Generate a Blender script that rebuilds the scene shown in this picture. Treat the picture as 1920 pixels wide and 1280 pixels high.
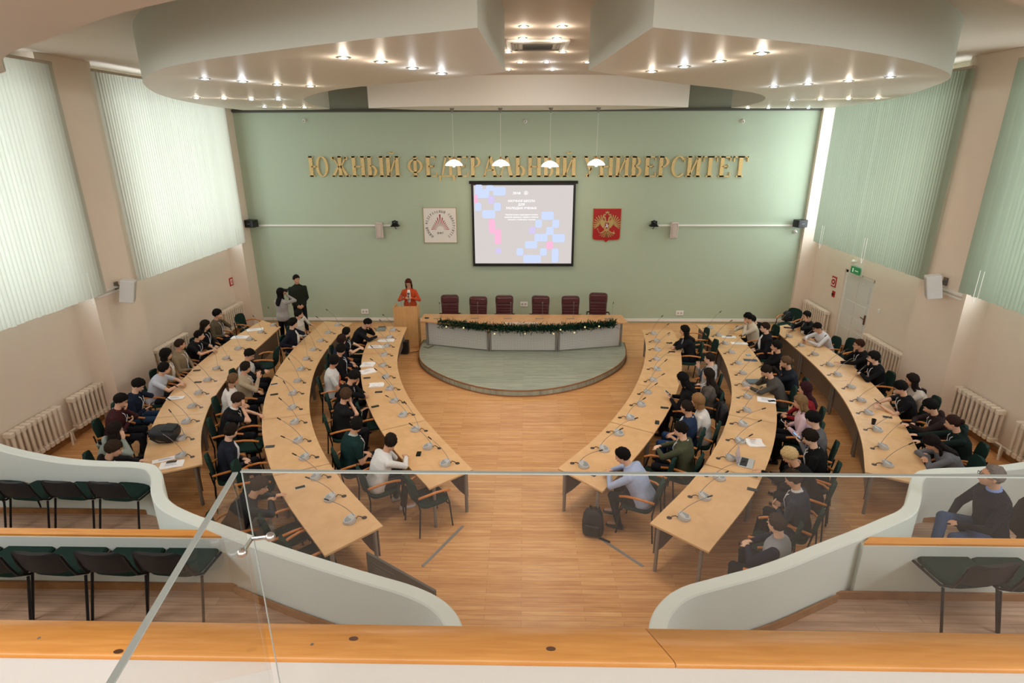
import bpy, bmesh, math, random
import numpy as np
from mathutils import Vector, Matrix
for _o in list(bpy.data.objects): bpy.data.objects.remove(_o)
random.seed(7)
SC = bpy.context.scene
COL = SC.collection
PI = math.pi

# ------------------------------------------------------------------ camera, world, exposure
F_PX, PITCH, YAW, ROLL = 1079.5, math.radians(19.21), math.radians(1.227), math.radians(-0.176)
EYE = Vector((0.016, 0.0, 5.556))
def _basis():
    F = Vector((-math.sin(YAW)*math.cos(PITCH), math.cos(YAW)*math.cos(PITCH), -math.sin(PITCH)))
    R = Vector((math.cos(YAW), math.sin(YAW), 0)); U = R.cross(F)
    return R*math.cos(ROLL)+U*math.sin(ROLL), U*math.cos(ROLL)-R*math.sin(ROLL), F
CR, CU, CF = _basis()
cam_d = bpy.data.cameras.new('camera'); cam = bpy.data.objects.new('camera', cam_d); COL.objects.link(cam)
cam.matrix_world = Matrix(((CR.x, CU.x, -CF.x, EYE.x), (CR.y, CU.y, -CF.y, EYE.y), (CR.z, CU.z, -CF.z, EYE.z), (0, 0, 0, 1)))
cam_d.sensor_width = 36; cam_d.lens = 36*F_PX/1920; cam_d.clip_start = 0.05
SC.camera = cam
SC.view_settings.view_transform = 'Standard'; SC.view_settings.look = 'None'
SC.view_settings.exposure = 0.15; SC.view_settings.gamma = 1.0; SC.view_settings.use_curve_mapping = False
world = bpy.data.worlds.new('overcast sky'); SC.world = world; world.use_nodes = True
_bg = world.node_tree.nodes['Background']; _bg.inputs[0].default_value = (0.86, 0.93, 1.0, 1); _bg.inputs[1].default_value = 1.6
try:
    SC.cycles.use_denoising = True; SC.cycles.max_bounces = 8; SC.cycles.diffuse_bounces = 5; SC.cycles.transparent_max_bounces = 10
    SC.cycles.caustics_reflective = False; SC.cycles.caustics_refractive = False; SC.cycles.sample_clamp_indirect = 6
except Exception: pass
def area(name, loc, rot, sx, sy, power, col=(1, 1, 1)):
    d = bpy.data.lights.new(name, 'AREA'); d.shape = 'RECTANGLE'; d.size = sx; d.size_y = sy; d.energy = power; d.color = col
    o = bpy.data.objects.new(name, d); COL.objects.link(o); o.location = loc; o.rotation_euler = rot; return o
# daylight outside the side windows, then added fill lights beside and behind the balcony
DAY = (0.93, 0.97, 1.0)
area('daylight_left_window', (-9.7, 14.7, 4.8), (0, -PI/2, 0), 4.0, 5.2, 260, DAY)
area('daylight_left_window_near', (-9.7, 8.2, 4.8), (0, -PI/2, 0), 4.0, 5.4, 270, DAY)
area('daylight_right_window', (9.7, 15.0, 4.8), (0, PI/2, 0), 4.0, 5.2, 400, DAY)
area('daylight_right_window_near', (9.7, 8.2, 4.8), (0, PI/2, 0), 4.0, 5.4, 480, DAY)
area('balcony_fill', (0, -2.7, 5.6), (math.radians(78), 0, 0), 15, 2.4, 300, (1.0, 0.97, 0.93))  # added fill light behind the camera, no window stands there
area('side_fill_left', (-8.6, 1.6, 5.0), (0, math.radians(-72), 0), 3.0, 4.5, 620, DAY)  # added fill light out of view, the wall here has no window
area('side_fill_right', (8.6, 1.6, 5.0), (0, math.radians(72), 0), 3.0, 4.5, 620, DAY)  # matching added fill on the right, also without a window

# ------------------------------------------------------------------ helpers
def at(u, v, z):
    """world point of photo position (u,v) on the level z"""
    d = CR*((u-960)/F_PX) - CU*((v-640)/F_PX) + CF
    return EYE + d*((z-EYE.z)/d.z)
def at_y(u, v, y):
    d = CR*((u-960)/F_PX) - CU*((v-640)/F_PX) + CF
    return EYE + d*((y-EYE.y)/d.y)
def at_x(u, v, x):
    d = CR*((u-960)/F_PX) - CU*((v-640)/F_PX) + CF
    return EYE + d*((x-EYE.x)/d.x)
def lin(c):
    if isinstance(c, str): c = tuple(int(c[i:i+2], 16)/255 for i in (0, 2, 4))
    return tuple(x/12.92 if x <= .04045 else ((x+.055)/1.055)**2.4 for x in c[:3])
MATS = {}
def mat(name, col, rough=.6, metal=0., noise=0., scale=20., bump=0., spec=.4, emit=None, trans=None, sheen=0.):
    if name in MATS: return MATS[name]
    m = bpy.data.materials.new(name); m.use_nodes = True; nt = m.node_tree; b = nt.nodes['Principled BSDF']
    c = lin(col); b.inputs['Base Color'].default_value = (*c, 1); b.inputs['Roughness'].default_value = rough
    b.inputs['Metallic'].default_value = metal; b.inputs['Specular IOR Level'].default_value = spec
    if emit: b.inputs['Emission Color'].default_value = (*lin(emit[0]), 1); b.inputs['Emission Strength'].default_value = emit[1]
    if noise or bump:
        tc = nt.nodes.new('ShaderNodeTexCoord'); n = nt.nodes.new('ShaderNodeTexNoise'); n.inputs['Scale'].default_value = scale; n.inputs['Detail'].default_value = 4
        nt.links.new(tc.outputs['Object'], n.inputs['Vector'])
        if noise:
            mx = nt.nodes.new('ShaderNodeMixRGB'); mx.inputs[1].default_value = (*[x*(1-noise) for x in c], 1); mx.inputs[2].default_value = (*[min(1, x*(1+noise)) for x in c], 1)
            nt.links.new(n.outputs['Fac'], mx.inputs[0]); nt.links.new(mx.outputs[0], b.inputs['Base Color'])
        if bump:
            bp = nt.nodes.new('ShaderNodeBump'); bp.inputs['Strength'].default_value = bump; bp.inputs['Distance'].default_value = .02
            nt.links.new(n.outputs['Fac'], bp.inputs['Height']); nt.links.new(bp.outputs[0], b.inputs['Normal'])
    MATS[name] = m; return m
def cloth(hexc): return mat('fabric '+hexc, hexc, rough=.9, noise=.12, scale=9, bump=.35, spec=.15)
def wood_mat(name, col, dark, sc=(1, 1, 1), rough=.45, wave=6., spec=.4):
    if name in MATS: return MATS[name]
    m = bpy.data.materials.new(name); m.use_nodes = True; nt = m.node_tree; b = nt.nodes['Principled BSDF']
    tc = nt.nodes.new('ShaderNodeTexCoord'); mp = nt.nodes.new('ShaderNodeMapping'); mp.inputs['Scale'].default_value = sc
    n = nt.nodes.new('ShaderNodeTexNoise'); n.inputs['Scale'].default_value = wave; n.inputs['Detail'].default_value = 6; n.inputs['Distortion'].default_value = .6
    r = nt.nodes.new('ShaderNodeValToRGB'); r.color_ramp.elements[0].position = .3; r.color_ramp.elements[1].position = .7
    r.color_ramp.elements[0].color = (*lin(dark), 1); r.color_ramp.elements[1].color = (*lin(col), 1)
    nt.links.new(tc.outputs['Object'], mp.inputs[0]); nt.links.new(mp.outputs[0], n.inputs['Vector']); nt.links.new(n.outputs['Fac'], r.inputs[0]); nt.links.new(r.outputs[0], b.inputs['Base Color'])
    b.inputs['Roughness'].default_value = rough; b.inputs['Specular IOR Level'].default_value = spec
    MATS[name] = m; return m
def plank_mat(name, c1, c2, mort, bw=1.2, rh=.12, rough=.35, spec=.4, yscale=8.):
    m = bpy.data.materials.new(name); m.use_nodes = True; nt = m.node_tree; b = nt.nodes['Principled BSDF']
    tc = nt.nodes.new('ShaderNodeTexCoord')
    br = nt.nodes.new('ShaderNodeTexBrick'); br.inputs['Scale'].default_value = 1; br.inputs['Brick Width'].default_value = bw; br.inputs['Row Height'].default_value = rh
    br.inputs['Mortar Size'].default_value = .0022; br.offset = .37; br.inputs['Color1'].default_value = (*lin(c1), 1); br.inputs['Color2'].default_value = (*lin(c2), 1); br.inputs['Mortar'].default_value = (*lin(mort), 1)
    br.inputs['Bias'].default_value = 0.0
    nt.links.new(tc.outputs['Object'], br.inputs['Vector'])
    mp = nt.nodes.new('ShaderNodeMapping'); mp.inputs['Scale'].default_value = (2.2, 30, 1); n = nt.nodes.new('ShaderNodeTexNoise'); n.inputs['Scale'].default_value = 1.; n.inputs['Detail'].default_value = 5
    nt.links.new(tc.outputs['Object'], mp.inputs[0]); nt.links.new(mp.outputs[0], n.inputs['Vector'])
    mx = nt.nodes.new('ShaderNodeMixRGB'); mx.blend_type = 'OVERLAY'; mx.inputs[0].default_value = .55
    nt.links.new(br.outputs['Color'], mx.inputs[1]); nt.links.new(n.outputs['Fac'], mx.inputs[2]); nt.links.new(mx.outputs[0], b.inputs['Base Color'])
    b.inputs['Roughness'].default_value = rough; b.inputs['Specular IOR Level'].default_value = spec
    MATS[name] = m; return m

class MB:
    """collects shapes into one mesh"""
    def __init__(s): s.v = []; s.f = []; s.mi = []; s.cur = 0
    def add(s, vs, fs):
        o = len(s.v); s.v += [tuple(x) for x in vs]; s.f += [tuple(i+o for i in f) for f in fs]; s.mi += [s.cur]*len(fs); return s
    def box(s, x0, x1, y0, y1, z0, z1, M=None):
        p = [Vector((x, y, z)) for z in (z0, z1) for y in (y0, y1) for x in (x0, x1)]
        if M is not None: p = [M@q for q in p]
        return s.add(p, [(0, 2, 3, 1), (4, 5, 7, 6), (0, 1, 5, 4), (2, 6, 7, 3), (0, 4, 6, 2), (1, 3, 7, 5)])
    def rbox(s, x0, x1, y0, y1, z0, z1, r=.01, M=None, seg=3):
        """box with rounded vertical edges and softened top and bottom"""
        pts = []
        for cx, cy, a in ((x1-r, y1-r, 0), (x0+r, y1-r, PI/2), (x0+r, y0+r, PI), (x1-r, y0+r, 1.5*PI)):
            for k in range(seg+1):
                t = a+PI/2*k/seg; pts.append((cx+r*math.cos(t), cy+r*math.sin(t)))
        mx, my = (x0+x1)/2, (y0+y1)/2; e = min(r, (z1-z0)/2)*.5; hx = max((x1-x0)/2, 1e-6); hy = max((y1-y0)/2, 1e-6)
        rings = []
        for z, q in ((z0, e), (z0+e, 0), (z1-e, 0), (z1, e)):
            rings.append([Vector((mx+(x-mx)*(1-q/hx), my+(y-my)*(1-q/hy), z)) for x, y in pts])
        return s.rings(rings, M)
    def rings(s, rings, M=None, caps=True, closed=True):
        n = len(rings[0]); vs = [q for r in rings for q in r]
        if M is not None: vs = [M@Vector(q) for q in vs]
        fs = []
        for i in range(len(rings)-1):
            for j in range(n if closed else n-1):
                a, b = i*n+j, i*n+(j+1) % n; fs.append((a, b, b+n, a+n))
        if caps: fs.append(tuple(range(n))[::-1]); fs.append(tuple((len(rings)-1)*n+k for k in range(n)))
        return s.add(vs, fs)
    def prism(s, pts, z0, z1, M=None):
        return s.rings([[Vector((x, y, z0)) for x, y in pts], [Vector((x, y, z1)) for x, y in pts]], M)
    def tube(s, pts, r, n=8, caps=True):
        pts = [Vector(p) for p in pts]; rr = r if isinstance(r, (list, tuple)) else [r]*len(pts); rings = []; up = None
        for i, p in enumerate(pts):
            d = (pts[min(i+1, len(pts)-1)]-pts[max(i-1, 0)]); d = d.normalized() if d.length > 1e-9 else Vector((0, 0, 1))
            if up is None: up = Vector((0, 0, 1)) if abs(d.z) < .9 else Vector((1, 0, 0))
            a = d.cross(up); a = a.normalized() if a.length > 1e-6 else Vector((1, 0, 0)); b = d.cross(a).normalized(); up = -b if False else up
            rings.append([p+(a*math.cos(2*PI*k/n)+b*math.sin(2*PI*k/n))*rr[i] for k in range(n)])
        return s.rings(rings, caps=caps)
    def lathe(s, prof, n=16, M=None, sx=1, sy=1):
        return s.rings([[Vector((r*math.cos(2*PI*k/n)*sx, r*math.sin(2*PI*k/n)*sy, z)) for k in range(n)] for r, z in prof], M)
    def ell(s, c, rx, ry, rz, M=None, n=14, m=8):
        c = Vector(c); rings = []
        for i in range(1, m):
            t = PI*i/m; rings.append([Vector((rx*math.sin(t)*math.cos(2*PI*k/n), ry*math.sin(t)*math.sin(2*PI*k/n), -rz*math.cos(t))) for k in range(n)])
        vs = [q for r in rings for q in r]+[Vector((0, 0, -rz)), Vector((0, 0, rz))]
        if M is not None: vs = [M@q for q in vs]
        vs = [q+c for q in vs]; fs = []
        for i in range(m-2):
            for j in range(n): a, b = i*n+j, i*n+(j+1) % n; fs.append((a, b, b+n, a+n))
        L = (m-1)*n
        for j in range(n): fs.append((j, L, (j+1) % n)); fs.append(((m-2)*n+j, (m-2)*n+(j+1) % n, L+1))
        return s.add(vs, [f if True else f for f in fs])
    def cap(s, a, b, ra, rb, n=12):
        """closed round-ended tapered limb"""
        a, b = Vector(a), Vector(b); d = b-a; L = d.length
        if L < 1e-6: return s.ell(a, ra, ra, ra)
        d.normalize(); q = d.to_track_quat('Z', 'Y').to_matrix(); rings = []
        for t in (-80, -50, -20): t = math.radians(t); rings.append((ra*math.cos(t), ra*math.sin(t)))
        for t in (20, 50, 80): t = math.radians(t); rings.append((rb*math.cos(t), L+rb*math.sin(t)))
        return s.rings([[a+q@Vector((r*math.cos(2*PI*k/n), r*math.sin(2*PI*k/n), z)) for k in range(n)] for r, z in rings])
    def loft(s, secs, n=16):
        """secs: (centre, xvec, yvec)"""
        return s.rings([[Vector(c)+Vector(a)*math.cos(2*PI*k/n)+Vector(b)*math.sin(2*PI*k/n) for k in range(n)] for c, a, b in secs])
    def mesh(s, name):
        me = bpy.data.meshes.new(name); me.from_pydata(s.v, [], s.f); return me
    def build(s, name, m, parent=None, smooth=True, angle=35, fix=True):
        me = s.mesh(name)
        if fix:
            bm = bmesh.new(); bm.from_mesh(me); bmesh.ops.recalc_face_normals(bm, faces=bm.faces[:]); bm.to_mesh(me); bm.free()
        for x in (m if isinstance(m, (list, tuple)) else [m]): me.materials.append(x)
        if any(s.mi): me.polygons.foreach_set('material_index', s.mi)
        if smooth: me.shade_smooth(); me.set_sharp_from_angle(angle=math.radians(angle))
        o = bpy.data.objects.new(name, me); COL.objects.link(o)
        if parent is not None: o.parent = parent
        return o
def remesh(mb, voxel, smooth=3, name='tmp', fac=.5):
    me = mb.mesh(name); o = bpy.data.objects.new(name, me); COL.objects.link(o)
    r = o.modifiers.new('r', 'REMESH'); r.mode = 'VOXEL'; r.voxel_size = voxel; r.use_smooth_shade = True
    if smooth: sm = o.modifiers.new('s', 'SMOOTH'); sm.iterations = smooth; sm.factor = fac
    dg = bpy.context.evaluated_depsgraph_get(); out = bpy.data.meshes.new_from_object(o.evaluated_get(dg))
    bpy.data.objects.remove(o); bpy.data.meshes.remove(me); out.shade_smooth(); return out
def mobj(name, me, m, parent=None):
    me.name = name; me.materials.clear()
    for x in (m if isinstance(m, (list, tuple)) else [m]): me.materials.append(x)
    o = bpy.data.objects.new(name, me); COL.objects.link(o); o.parent = parent; return o
def tag(o, label=None, cat=None, group=None, kind=None):
    if label: o['label'] = label
    if cat: o['category'] = cat
    if group: o['group'] = group
    if kind: o['kind'] = kind
    return o
def thing(name, loc=(0, 0, 0), rz=0, label=None, cat=None, group=None):
    o = bpy.data.objects.new(name, None); COL.objects.link(o); o.empty_display_size = .1
    o.location = loc; o.rotation_euler = (0, 0, rz); return tag(o, label, cat, group)
def struct(o): o['kind'] = 'structure'; return o
def dup(root, loc, rz=0, label=None, group=None):
    r = root.copy(); COL.objects.link(r); r.location = loc; r.rotation_euler = (0, 0, rz)
    if label: r['label'] = label
    if group: r['group'] = group
    def kids(a, b):
        for ch in list(a.children):
            c = ch.copy(); COL.objects.link(c); c.parent = b; kids(ch, c)
    kids(root, r); return r
ORD = ['first', 'second', 'third', 'fourth', 'fifth', 'sixth', 'seventh', 'eighth', 'ninth', 'tenth', 'eleventh', 'twelfth', 'thirteenth', 'fourteenth', 'fifteenth', 'sixteenth']

# ------------------------------------------------------------------ materials
M_GREEN = mat('green wall paint', 'abb9a3', rough=.85, noise=.03, scale=60, bump=.15)
M_BEIGE = mat('beige wall paint', 'e6d7c8', rough=.85, noise=.03, scale=3, bump=.1)
M_CEIL = mat('cream ceiling paint', 'cfc2b4', rough=.7, noise=.015, scale=2)
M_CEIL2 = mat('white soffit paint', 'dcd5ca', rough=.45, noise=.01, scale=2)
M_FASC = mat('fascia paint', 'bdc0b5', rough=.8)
M_MINT = mat('pale mint parapet paint', 'd6dfda', rough=.8, noise=.025, scale=4, bump=.08)
M_FLOOR = plank_mat('laminate floor', 'dca872', 'cb925c', 'a97446', 1.25, .075, rough=.3)
M_FLOOR2 = plank_mat('tier laminate floor', 'bfa088', 'ae8e75', '8f725c', 1.2, .1, rough=.45)
M_STAGE = plank_mat('grey green laminate', 'a4a999', '959b8b', '82887a', 1.3, .09, rough=.4)
M_BEECH = wood_mat('beech tabletop', 'd9b081', 'cfa474', (1, 1, 1), .4, 5)
M_BEECH2 = wood_mat('beech edge', 'c99c69', 'b98b58', (1, 1, 1), .5, 5)
M_LECT = wood_mat('lectern beech veneer', 'cfa06a', 'c2925d', (6, 6, .6), .4, 6)
M_PINE = wood_mat('varnished pine', 'e3a04e', 'cf8836', (.6, 9, 1), .3, 3, .5)
M_PANEL = mat('brown grey laminate panel', '6f6158', rough=.5, noise=.04, scale=5)
M_STEEL = mat('grey painted steel', '85807b', rough=.4, metal=.3)
M_BLACK = mat('black plastic', '161616', rough=.45)
M_BLACKM = mat('black steel tube', '1b1b1d', rough=.35, metal=.4)
M_DKGREEN = mat('dark green upholstery', '213630', rough=.95, noise=.12, scale=120, bump=.3, spec=.1)
M_ARM = wood_mat('orange stained beech', 'c9803c', 'b86f30', (3, 3, 3), .35, 5)
M_BURG = mat('burgundy leather', '4e1f22', rough=.38, noise=.08, scale=30, bump=.2, spec=.5)
M_GREYP = mat('light grey plastic', 'b9babb', rough=.4)
M_GRILL = mat('grey speaker grille', '8e9294', rough=.55, noise=.2, scale=300)
M_BROWN = mat('dark brown plastic', '3a2a24', rough=.4)
M_WHITE = mat('white paint', 'e6e4df', rough=.5)
M_RAD = mat('cream radiator enamel', 'e6d9c9', rough=.45)
M_PAPER = mat('white paper', 'eceaea', rough=.8)
M_SKIRT = wood_mat('brown wood skirting', 'a2764b', '8a6038', (2, 2, 2), .45, 5)
M_SKIN = [mat('skin tone '+h, h, rough=.55, noise=.05, scale=12, spec=.3) for h in ('d3a68b', 'c99a7d', 'dcb49b', 'bd8b6d')]
M_CHROME = mat('brushed steel', 'b9bcbd', rough=.25, metal=.9)
M_GOLD = wood_mat('gold painted wood', 'dcc286', 'cbab68', (4, 1, 14), .35, 3, .5)
# ------------------------------------------------------------------ room shell
b = MB(); b.box(-9.3, 9.3, -3.2, 18.0, -.1, 0); struct(b.build('floor', M_FLOOR, smooth=False))
b = MB(); b.box(-9.3, 9.3, 17.81, 18.0, 0, 6.34); struct(b.build('wall_back', M_GREEN, smooth=False))
b = MB(); b.box(-9.3, 9.3, 17.81, 18.0, 6.34, 7.03); struct(b.build('wall_back_upper', mat('shaded green wall tone', '85887a', rough=.9), smooth=False))  # green wall carried up in a darker tone for the shade above the soffits
b = MB(); b.box(-8.46, 8.46, 17.74, 17.81, 6.36, 6.43); struct(b.build('shade_strip', mat('painted gap shade', '4a4b42', rough=.8), smooth=False))  # dark strip standing for the shaded gap behind the soffit edge
b = MB(); b.box(-9.3, 9.3, -3.2, 18.0, 7.03, 7.2); struct(b.build('ceiling', M_CEIL, smooth=False))
b = MB(); b.box(-9.3, 9.3, -3.2, -3.0, 0, 7.03); struct(b.build('wall_front', M_BEIGE, smooth=False))
# side walls: lower niche wall, windows between piers
WIN = [(7.2, 10.6), (12.5, 17.1)]
for s, nm in ((-1, 'left'), (1, 'right')):
    b = MB()
    def bx(x0, x1, y0, y1, z0, z1): b.box(min(s*x0, s*x1), max(s*x0, s*x1), y0, y1, z0, z1)
    if s < 0: bx(8.94, 9.3, 6.2, 17.81, 0, 2.72)
    else:
        bx(8.94, 9.3, 6.2, 14.50, 0, 2.72); bx(8.94, 9.3, 15.93, 17.81, 0, 2.72); bx(8.94, 9.3, 14.50, 15.93, 2.18, 2.72)
    bx(8.94, 9.3, 6.2, 7.2, 2.72, 7.03); bx(8.94, 9.3, 10.6, 12.5, 2.72, 7.03); bx(8.94, 9.3, 17.1 if s < 0 else 17.6, 17.81, 2.72, 7.03)
    bx(8.94, 9.3, 6.2, 17.81, 6.7, 7.03)
    bx(8.47, 8.94, 10.85, 12.22, 0, 7.03)                                     # pier between the windows
    if s < 0: bx(8.47, 8.94, 17.15, 17.81, 0, 7.03)
    else: bx(8.47, 8.94, 17.68, 17.81, 0, 7.03)
    bx(8.47, 9.3, -3.2, 6.2, 0, 7.03)
    bx(8.47, 9.0, 6.2, 17.81, 6.6, 7.03) if False else None
    struct(b.build('wall_'+nm, M_BEIGE, smooth=False))
    b = MB(); bx(8.88, 8.94, 6.2, 17.6, 0, .09); bx(8.44, 8.47, 10.95, 11.98, 0, .09)
    struct(b.build('baseboard_'+nm, M_SKIRT, smooth=False))
    b = MB(); bx(8.44, 8.47, 10.93, 12.0, 2.62, 2.66); bx(8.43, 8.47, 10.93, 12.0, 2.70, 2.74)
    struct(b.build('trim_2' if s < 0 else 'trim_3', M_WHITE, smooth=False))
b = MB(); b.box(-8.46, 8.46, 17.78, 17.81, 0.06, .15); struct(b.build('baseboard_back', M_WHITE, smooth=False))
# windows
def thin_glass(name, tint, rough=.0, refl=.04, haze=0.):
    m = bpy.data.materials.new(name); m.use_nodes = True; nt = m.node_tree; nt.nodes.clear(); N = nt.nodes.new; L = nt.links.new
    o = N('ShaderNodeOutputMaterial'); t = N('ShaderNodeBsdfTransparent'); g = N('ShaderNodeBsdfGlossy'); mx = N('ShaderNodeMixShader'); lw = N('ShaderNodeLayerWeight'); pw = N('ShaderNodeMath'); ma = N('ShaderNodeMath')
    t.inputs[0].default_value = (*tint, 1); g.inputs['Roughness'].default_value = rough; lw.inputs[0].default_value = .5
    pw.operation = 'POWER'; pw.inputs[1].default_value = 5; ma.operation = 'MULTIPLY_ADD'; ma.inputs[1].default_value = .9; ma.inputs[2].default_value = refl
    L(lw.outputs['Facing'], pw.inputs[0]); L(pw.outputs[0], ma.inputs[0]); L(ma.outputs[0], mx.inputs[0]); L(t.outputs[0], mx.inputs[1]); L(g.outputs[0], mx.inputs[2])
    if haze:
        d = N('ShaderNodeBsdfDiffuse'); d.inputs[0].default_value = (.8, .83, .82, 1); m2 = N('ShaderNodeMixShader'); m2.inputs[0].default_value = haze; L(mx.outputs[0], m2.inputs[1]); L(d.outputs[0], m2.inputs[2]); L(m2.outputs[0], o.inputs[0])
    else: L(mx.outputs[0], o.inputs[0])
    return m
M_GLASS = thin_glass('window glass', (.95, .97, .96)); M_PANE = thin_glass('railing glass', (.95, .96, .955), haze=.022)
n_w = 0
for s in (-1, 1):
    for (y0, y1) in WIN:
        n_w += 1; y1 = y1 + (.5 if (s > 0 and y1 > 12) else 0)
        w = thing('window_%d' % n_w, (s*9.12, (y0+y1)/2, 2.72)); struct(w); hw = (y1-y0)/2; b = MB()
        for y in np.linspace(-hw, hw, 5): b.box(-.04, .04, max(y-.035, -hw), min(y+.035, hw), 0, 4.13)
        for z in (0, 2.5, 3.91): b.box(-.04, .04, -hw, hw, z, z+.07)
        b.build('window_frame', M_WHITE, w, smooth=False)
        b = MB(); b.box(-.004, .004, -hw, hw, .02, 3.95); b.build('pane', M_GLASS, w, smooth=False)
        b = MB(); b.box(-.18 if s > 0 else -.12, .12 if s > 0 else .18, -hw, hw, -.05, .0); b.build('window_sill', M_WHITE, w, smooth=False)
# vertical blinds
def blind_mat(name, col, tr, f=.62):
    m = bpy.data.materials.new(name); m.use_nodes = True; nt = m.node_tree; nt.nodes.clear()
    o = nt.nodes.new('ShaderNodeOutputMaterial'); d = nt.nodes.new('ShaderNodeBsdfDiffuse'); t = nt.nodes.new('ShaderNodeBsdfTranslucent'); mx = nt.nodes.new('ShaderNodeMixShader'); mx.inputs[0].default_value = f
    d.inputs[0].default_value = (*lin(col), 1); t.inputs[0].default_value = (*lin(tr), 1)
    nt.links.new(d.outputs[0], mx.inputs[1]); nt.links.new(t.outputs[0], mx.inputs[2]); nt.links.new(mx.outputs[0], o.inputs[0]); return m
M_BL = blind_mat('mint blind fabric', 'bec2b8', 'cfcfc2', .45); M_BR = blind_mat('green blind fabric', '9ca897', 'b6c0ac', .17)
def blind(s, y0, y1, z0, z1, m, label, ang, seed, gaps=()):
    rnd = random.Random(seed); t = thing('vertical_blind', (s*8.36, (y0+y1)/2, z0), 0, label, 'window blind', 'vertical blinds on the tall side windows')
    L = y1-y0; b = MB(); n = int(L/.085)
    for k in range(n):
        yc = -L/2+L*(k+.5)/n
        if any(a < yc+(y0+y1)/2 < c for a, c in gaps): continue
        a = ang+rnd.uniform(-.13, .13); h = .0475; dy, dx = h*math.cos(a), h*math.sin(a); zo = rnd.uniform(-.01, .01); c = .011*(1 if ang > 0 else -1)
        P = []
        for z in (zo, z1-z0-.05):
            P += [Vector((-dx, yc-dy, z)), Vector((c, yc, z)), Vector((dx, yc+dy, z))]
        b.add(P, [(0, 1, 4, 3), (1, 2, 5, 4)])
    b.build('slats', m, t, fix=False)
    b = MB(); b.box(-.03, .03, -L/2, L/2, z1-z0-.05, z1-z0); b.build('head_rail', mat('beige rail', 'b9ad9f', rough=.5), t, smooth=False)
    b = MB(); b.tube([(-s*.03, L/2-.5, .5), (-s*.03, L/2-.5, .0), (-s*.035, L/2-.45, -.12), (-s*.03, L/2-.4, 0), (-s*.03, L/2-.4, .5)], .006, 5); b.build('chain', M_WHITE, t)
    return t
blind(-1, 12.08, 17.12, 2.70, 6.90, M_BL, 'bright mint vertical blind on the left wall beside the green end wall', .42, 1)
blind(-1, 6.9, 11.05, 2.70, 6.90, M_BL, 'bright mint vertical blind at the left edge, nearest the balcony', .42, 2)
blind(1, 14.68, 16.78, 2.80, 6.85, M_BR, 'narrow green vertical blind in the right corner beside the green wall', -.46, 3)
blind(1, 11.93, 14.66, 2.80, 6.85, M_BR, 'wide green vertical blind above the white door and exit sign', -.5, 4)
blind(1, 6.9, 10.90, 2.80, 6.85, M_BR, 'dark green vertical blind at the right edge, nearest the balcony', -.75, 5)
# door with architrave on the right wall
d = thing('door_1', (8.99, 15.2, 0)); struct(d)
b = MB(); b.box(0, .05, -.62, .62, 0, 2.1)
for z0, z1 in ((.15, .62), (.72, .98), (1.08, 1.38), (1.5, 1.95)):
    for y0, y1 in ((-.5, -.06), (.06, .5)): b.box(-.012, 0, y0, y1, z0, z1)
b.build('door_leaf', mat('white door paint', 'd9d8d4', rough=.4), d, smooth=False)
b = MB(); b.box(-.02, .04, -.72, -.62, 0, 2.2); b.box(-.02, .04, .62, .72, 0, 2.2); b.box(-.02, .04, -.72, .72, 2.1, 2.2); b.build('door_frame', M_WHITE, d, smooth=False)
b = MB(); b.box(-.03, -.0, -.54, -.50, .95, 1.2); b.tube([(-.03, -.52, 1.1), (-.06, -.52, 1.1), (-.06, -.40, 1.12)], .01); b.build('door_handle', mat('bronze metal', '7a5540', rough=.35, metal=.6), d)

# ------------------------------------------------------------------ ceiling soffits
def smooth_poly(pts, it=2):
    for _ in range(it):
        q = []
        for i in range(len(pts)-1):
            a, c = Vector(pts[i]), Vector(pts[i+1]); q += [a*.75+c*.25, a*.25+c*.75]
        pts = [pts[0]]+q[1:-1]+[pts[-1]]
        pts = [tuple(p) for p in pts]
    return pts
near = [(-.34, 4.86), (-1.55, 5.46), (-2.61, 6.1), (-3.4, 6.6), (-4.21, 7.25), (-5.2, 8.45), (-5.96, 9.79), (-6.7, 11.4), (-7.15, 12.97), (-7.5, 14.6), (-7.6, 16.3)]
lob = smooth_poly(near)+smooth_poly([(-7.6, 16.6), (-5.2, 16.6), (-5.0, 15.6), (-4.98, 14.7), (-4.6, 12.9), (-4.28, 12.05), (-3.32, 10.46), (-2.3, 9.5), (-1.38, 8.91), (-.23, 7.83)], 1)
near_r = [(.98, 4.9), (2.09, 5.5), (2.82, 5.9), (4.04, 6.79), (5.11, 7.8), (6.0, 8.9), (6.69, 10.51), (7.4, 12.2), (7.95, 14.1), (8.2, 16.2)]
lob_r = smooth_poly(near_r)+smooth_poly([(8.2, 16.8), (5.45, 16.8), (5.5, 15.5), (5.35, 14.2), (4.95, 12.8), (4.3, 11.5), (3.23, 10.32), (2.63, 9.8), (1.6, 8.7), (.79, 7.7)], 1)
def soffit(nm, pts, z0=6.36, z1=7.03, mats=None):
    n = len(pts); me = MB(); me.v = [(x, y, z0) for x, y in pts]+[(x, y, z1) for x, y in pts]
    me.f = [tuple(range(n))]+[(i, (i+1) % n, n+(i+1) % n, n+i) for i in range(n)]; me.mi = [0]+[1]*n
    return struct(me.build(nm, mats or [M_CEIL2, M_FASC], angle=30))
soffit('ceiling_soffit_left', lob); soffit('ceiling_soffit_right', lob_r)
arc = [(-4.0, 15.9), (-3.2, 15.45), (-2.2, 15.15), (-1, 14.98), (.2, 14.93), (1.4, 14.98), (2.5, 15.2), (3.5, 15.6), (4.25, 16.15)]
soffit('ceiling_soffit_middle', arc+[(3.2, 17.0), (1.6, 17.45), (-1.3, 17.4), (-2.9, 16.95)], mats=[M_CEIL2, mat('spotlit soffit tone', 'ece6dc', rough=.6)])  # front face in a lighter tone, standing for the downlights falling on it
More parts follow.
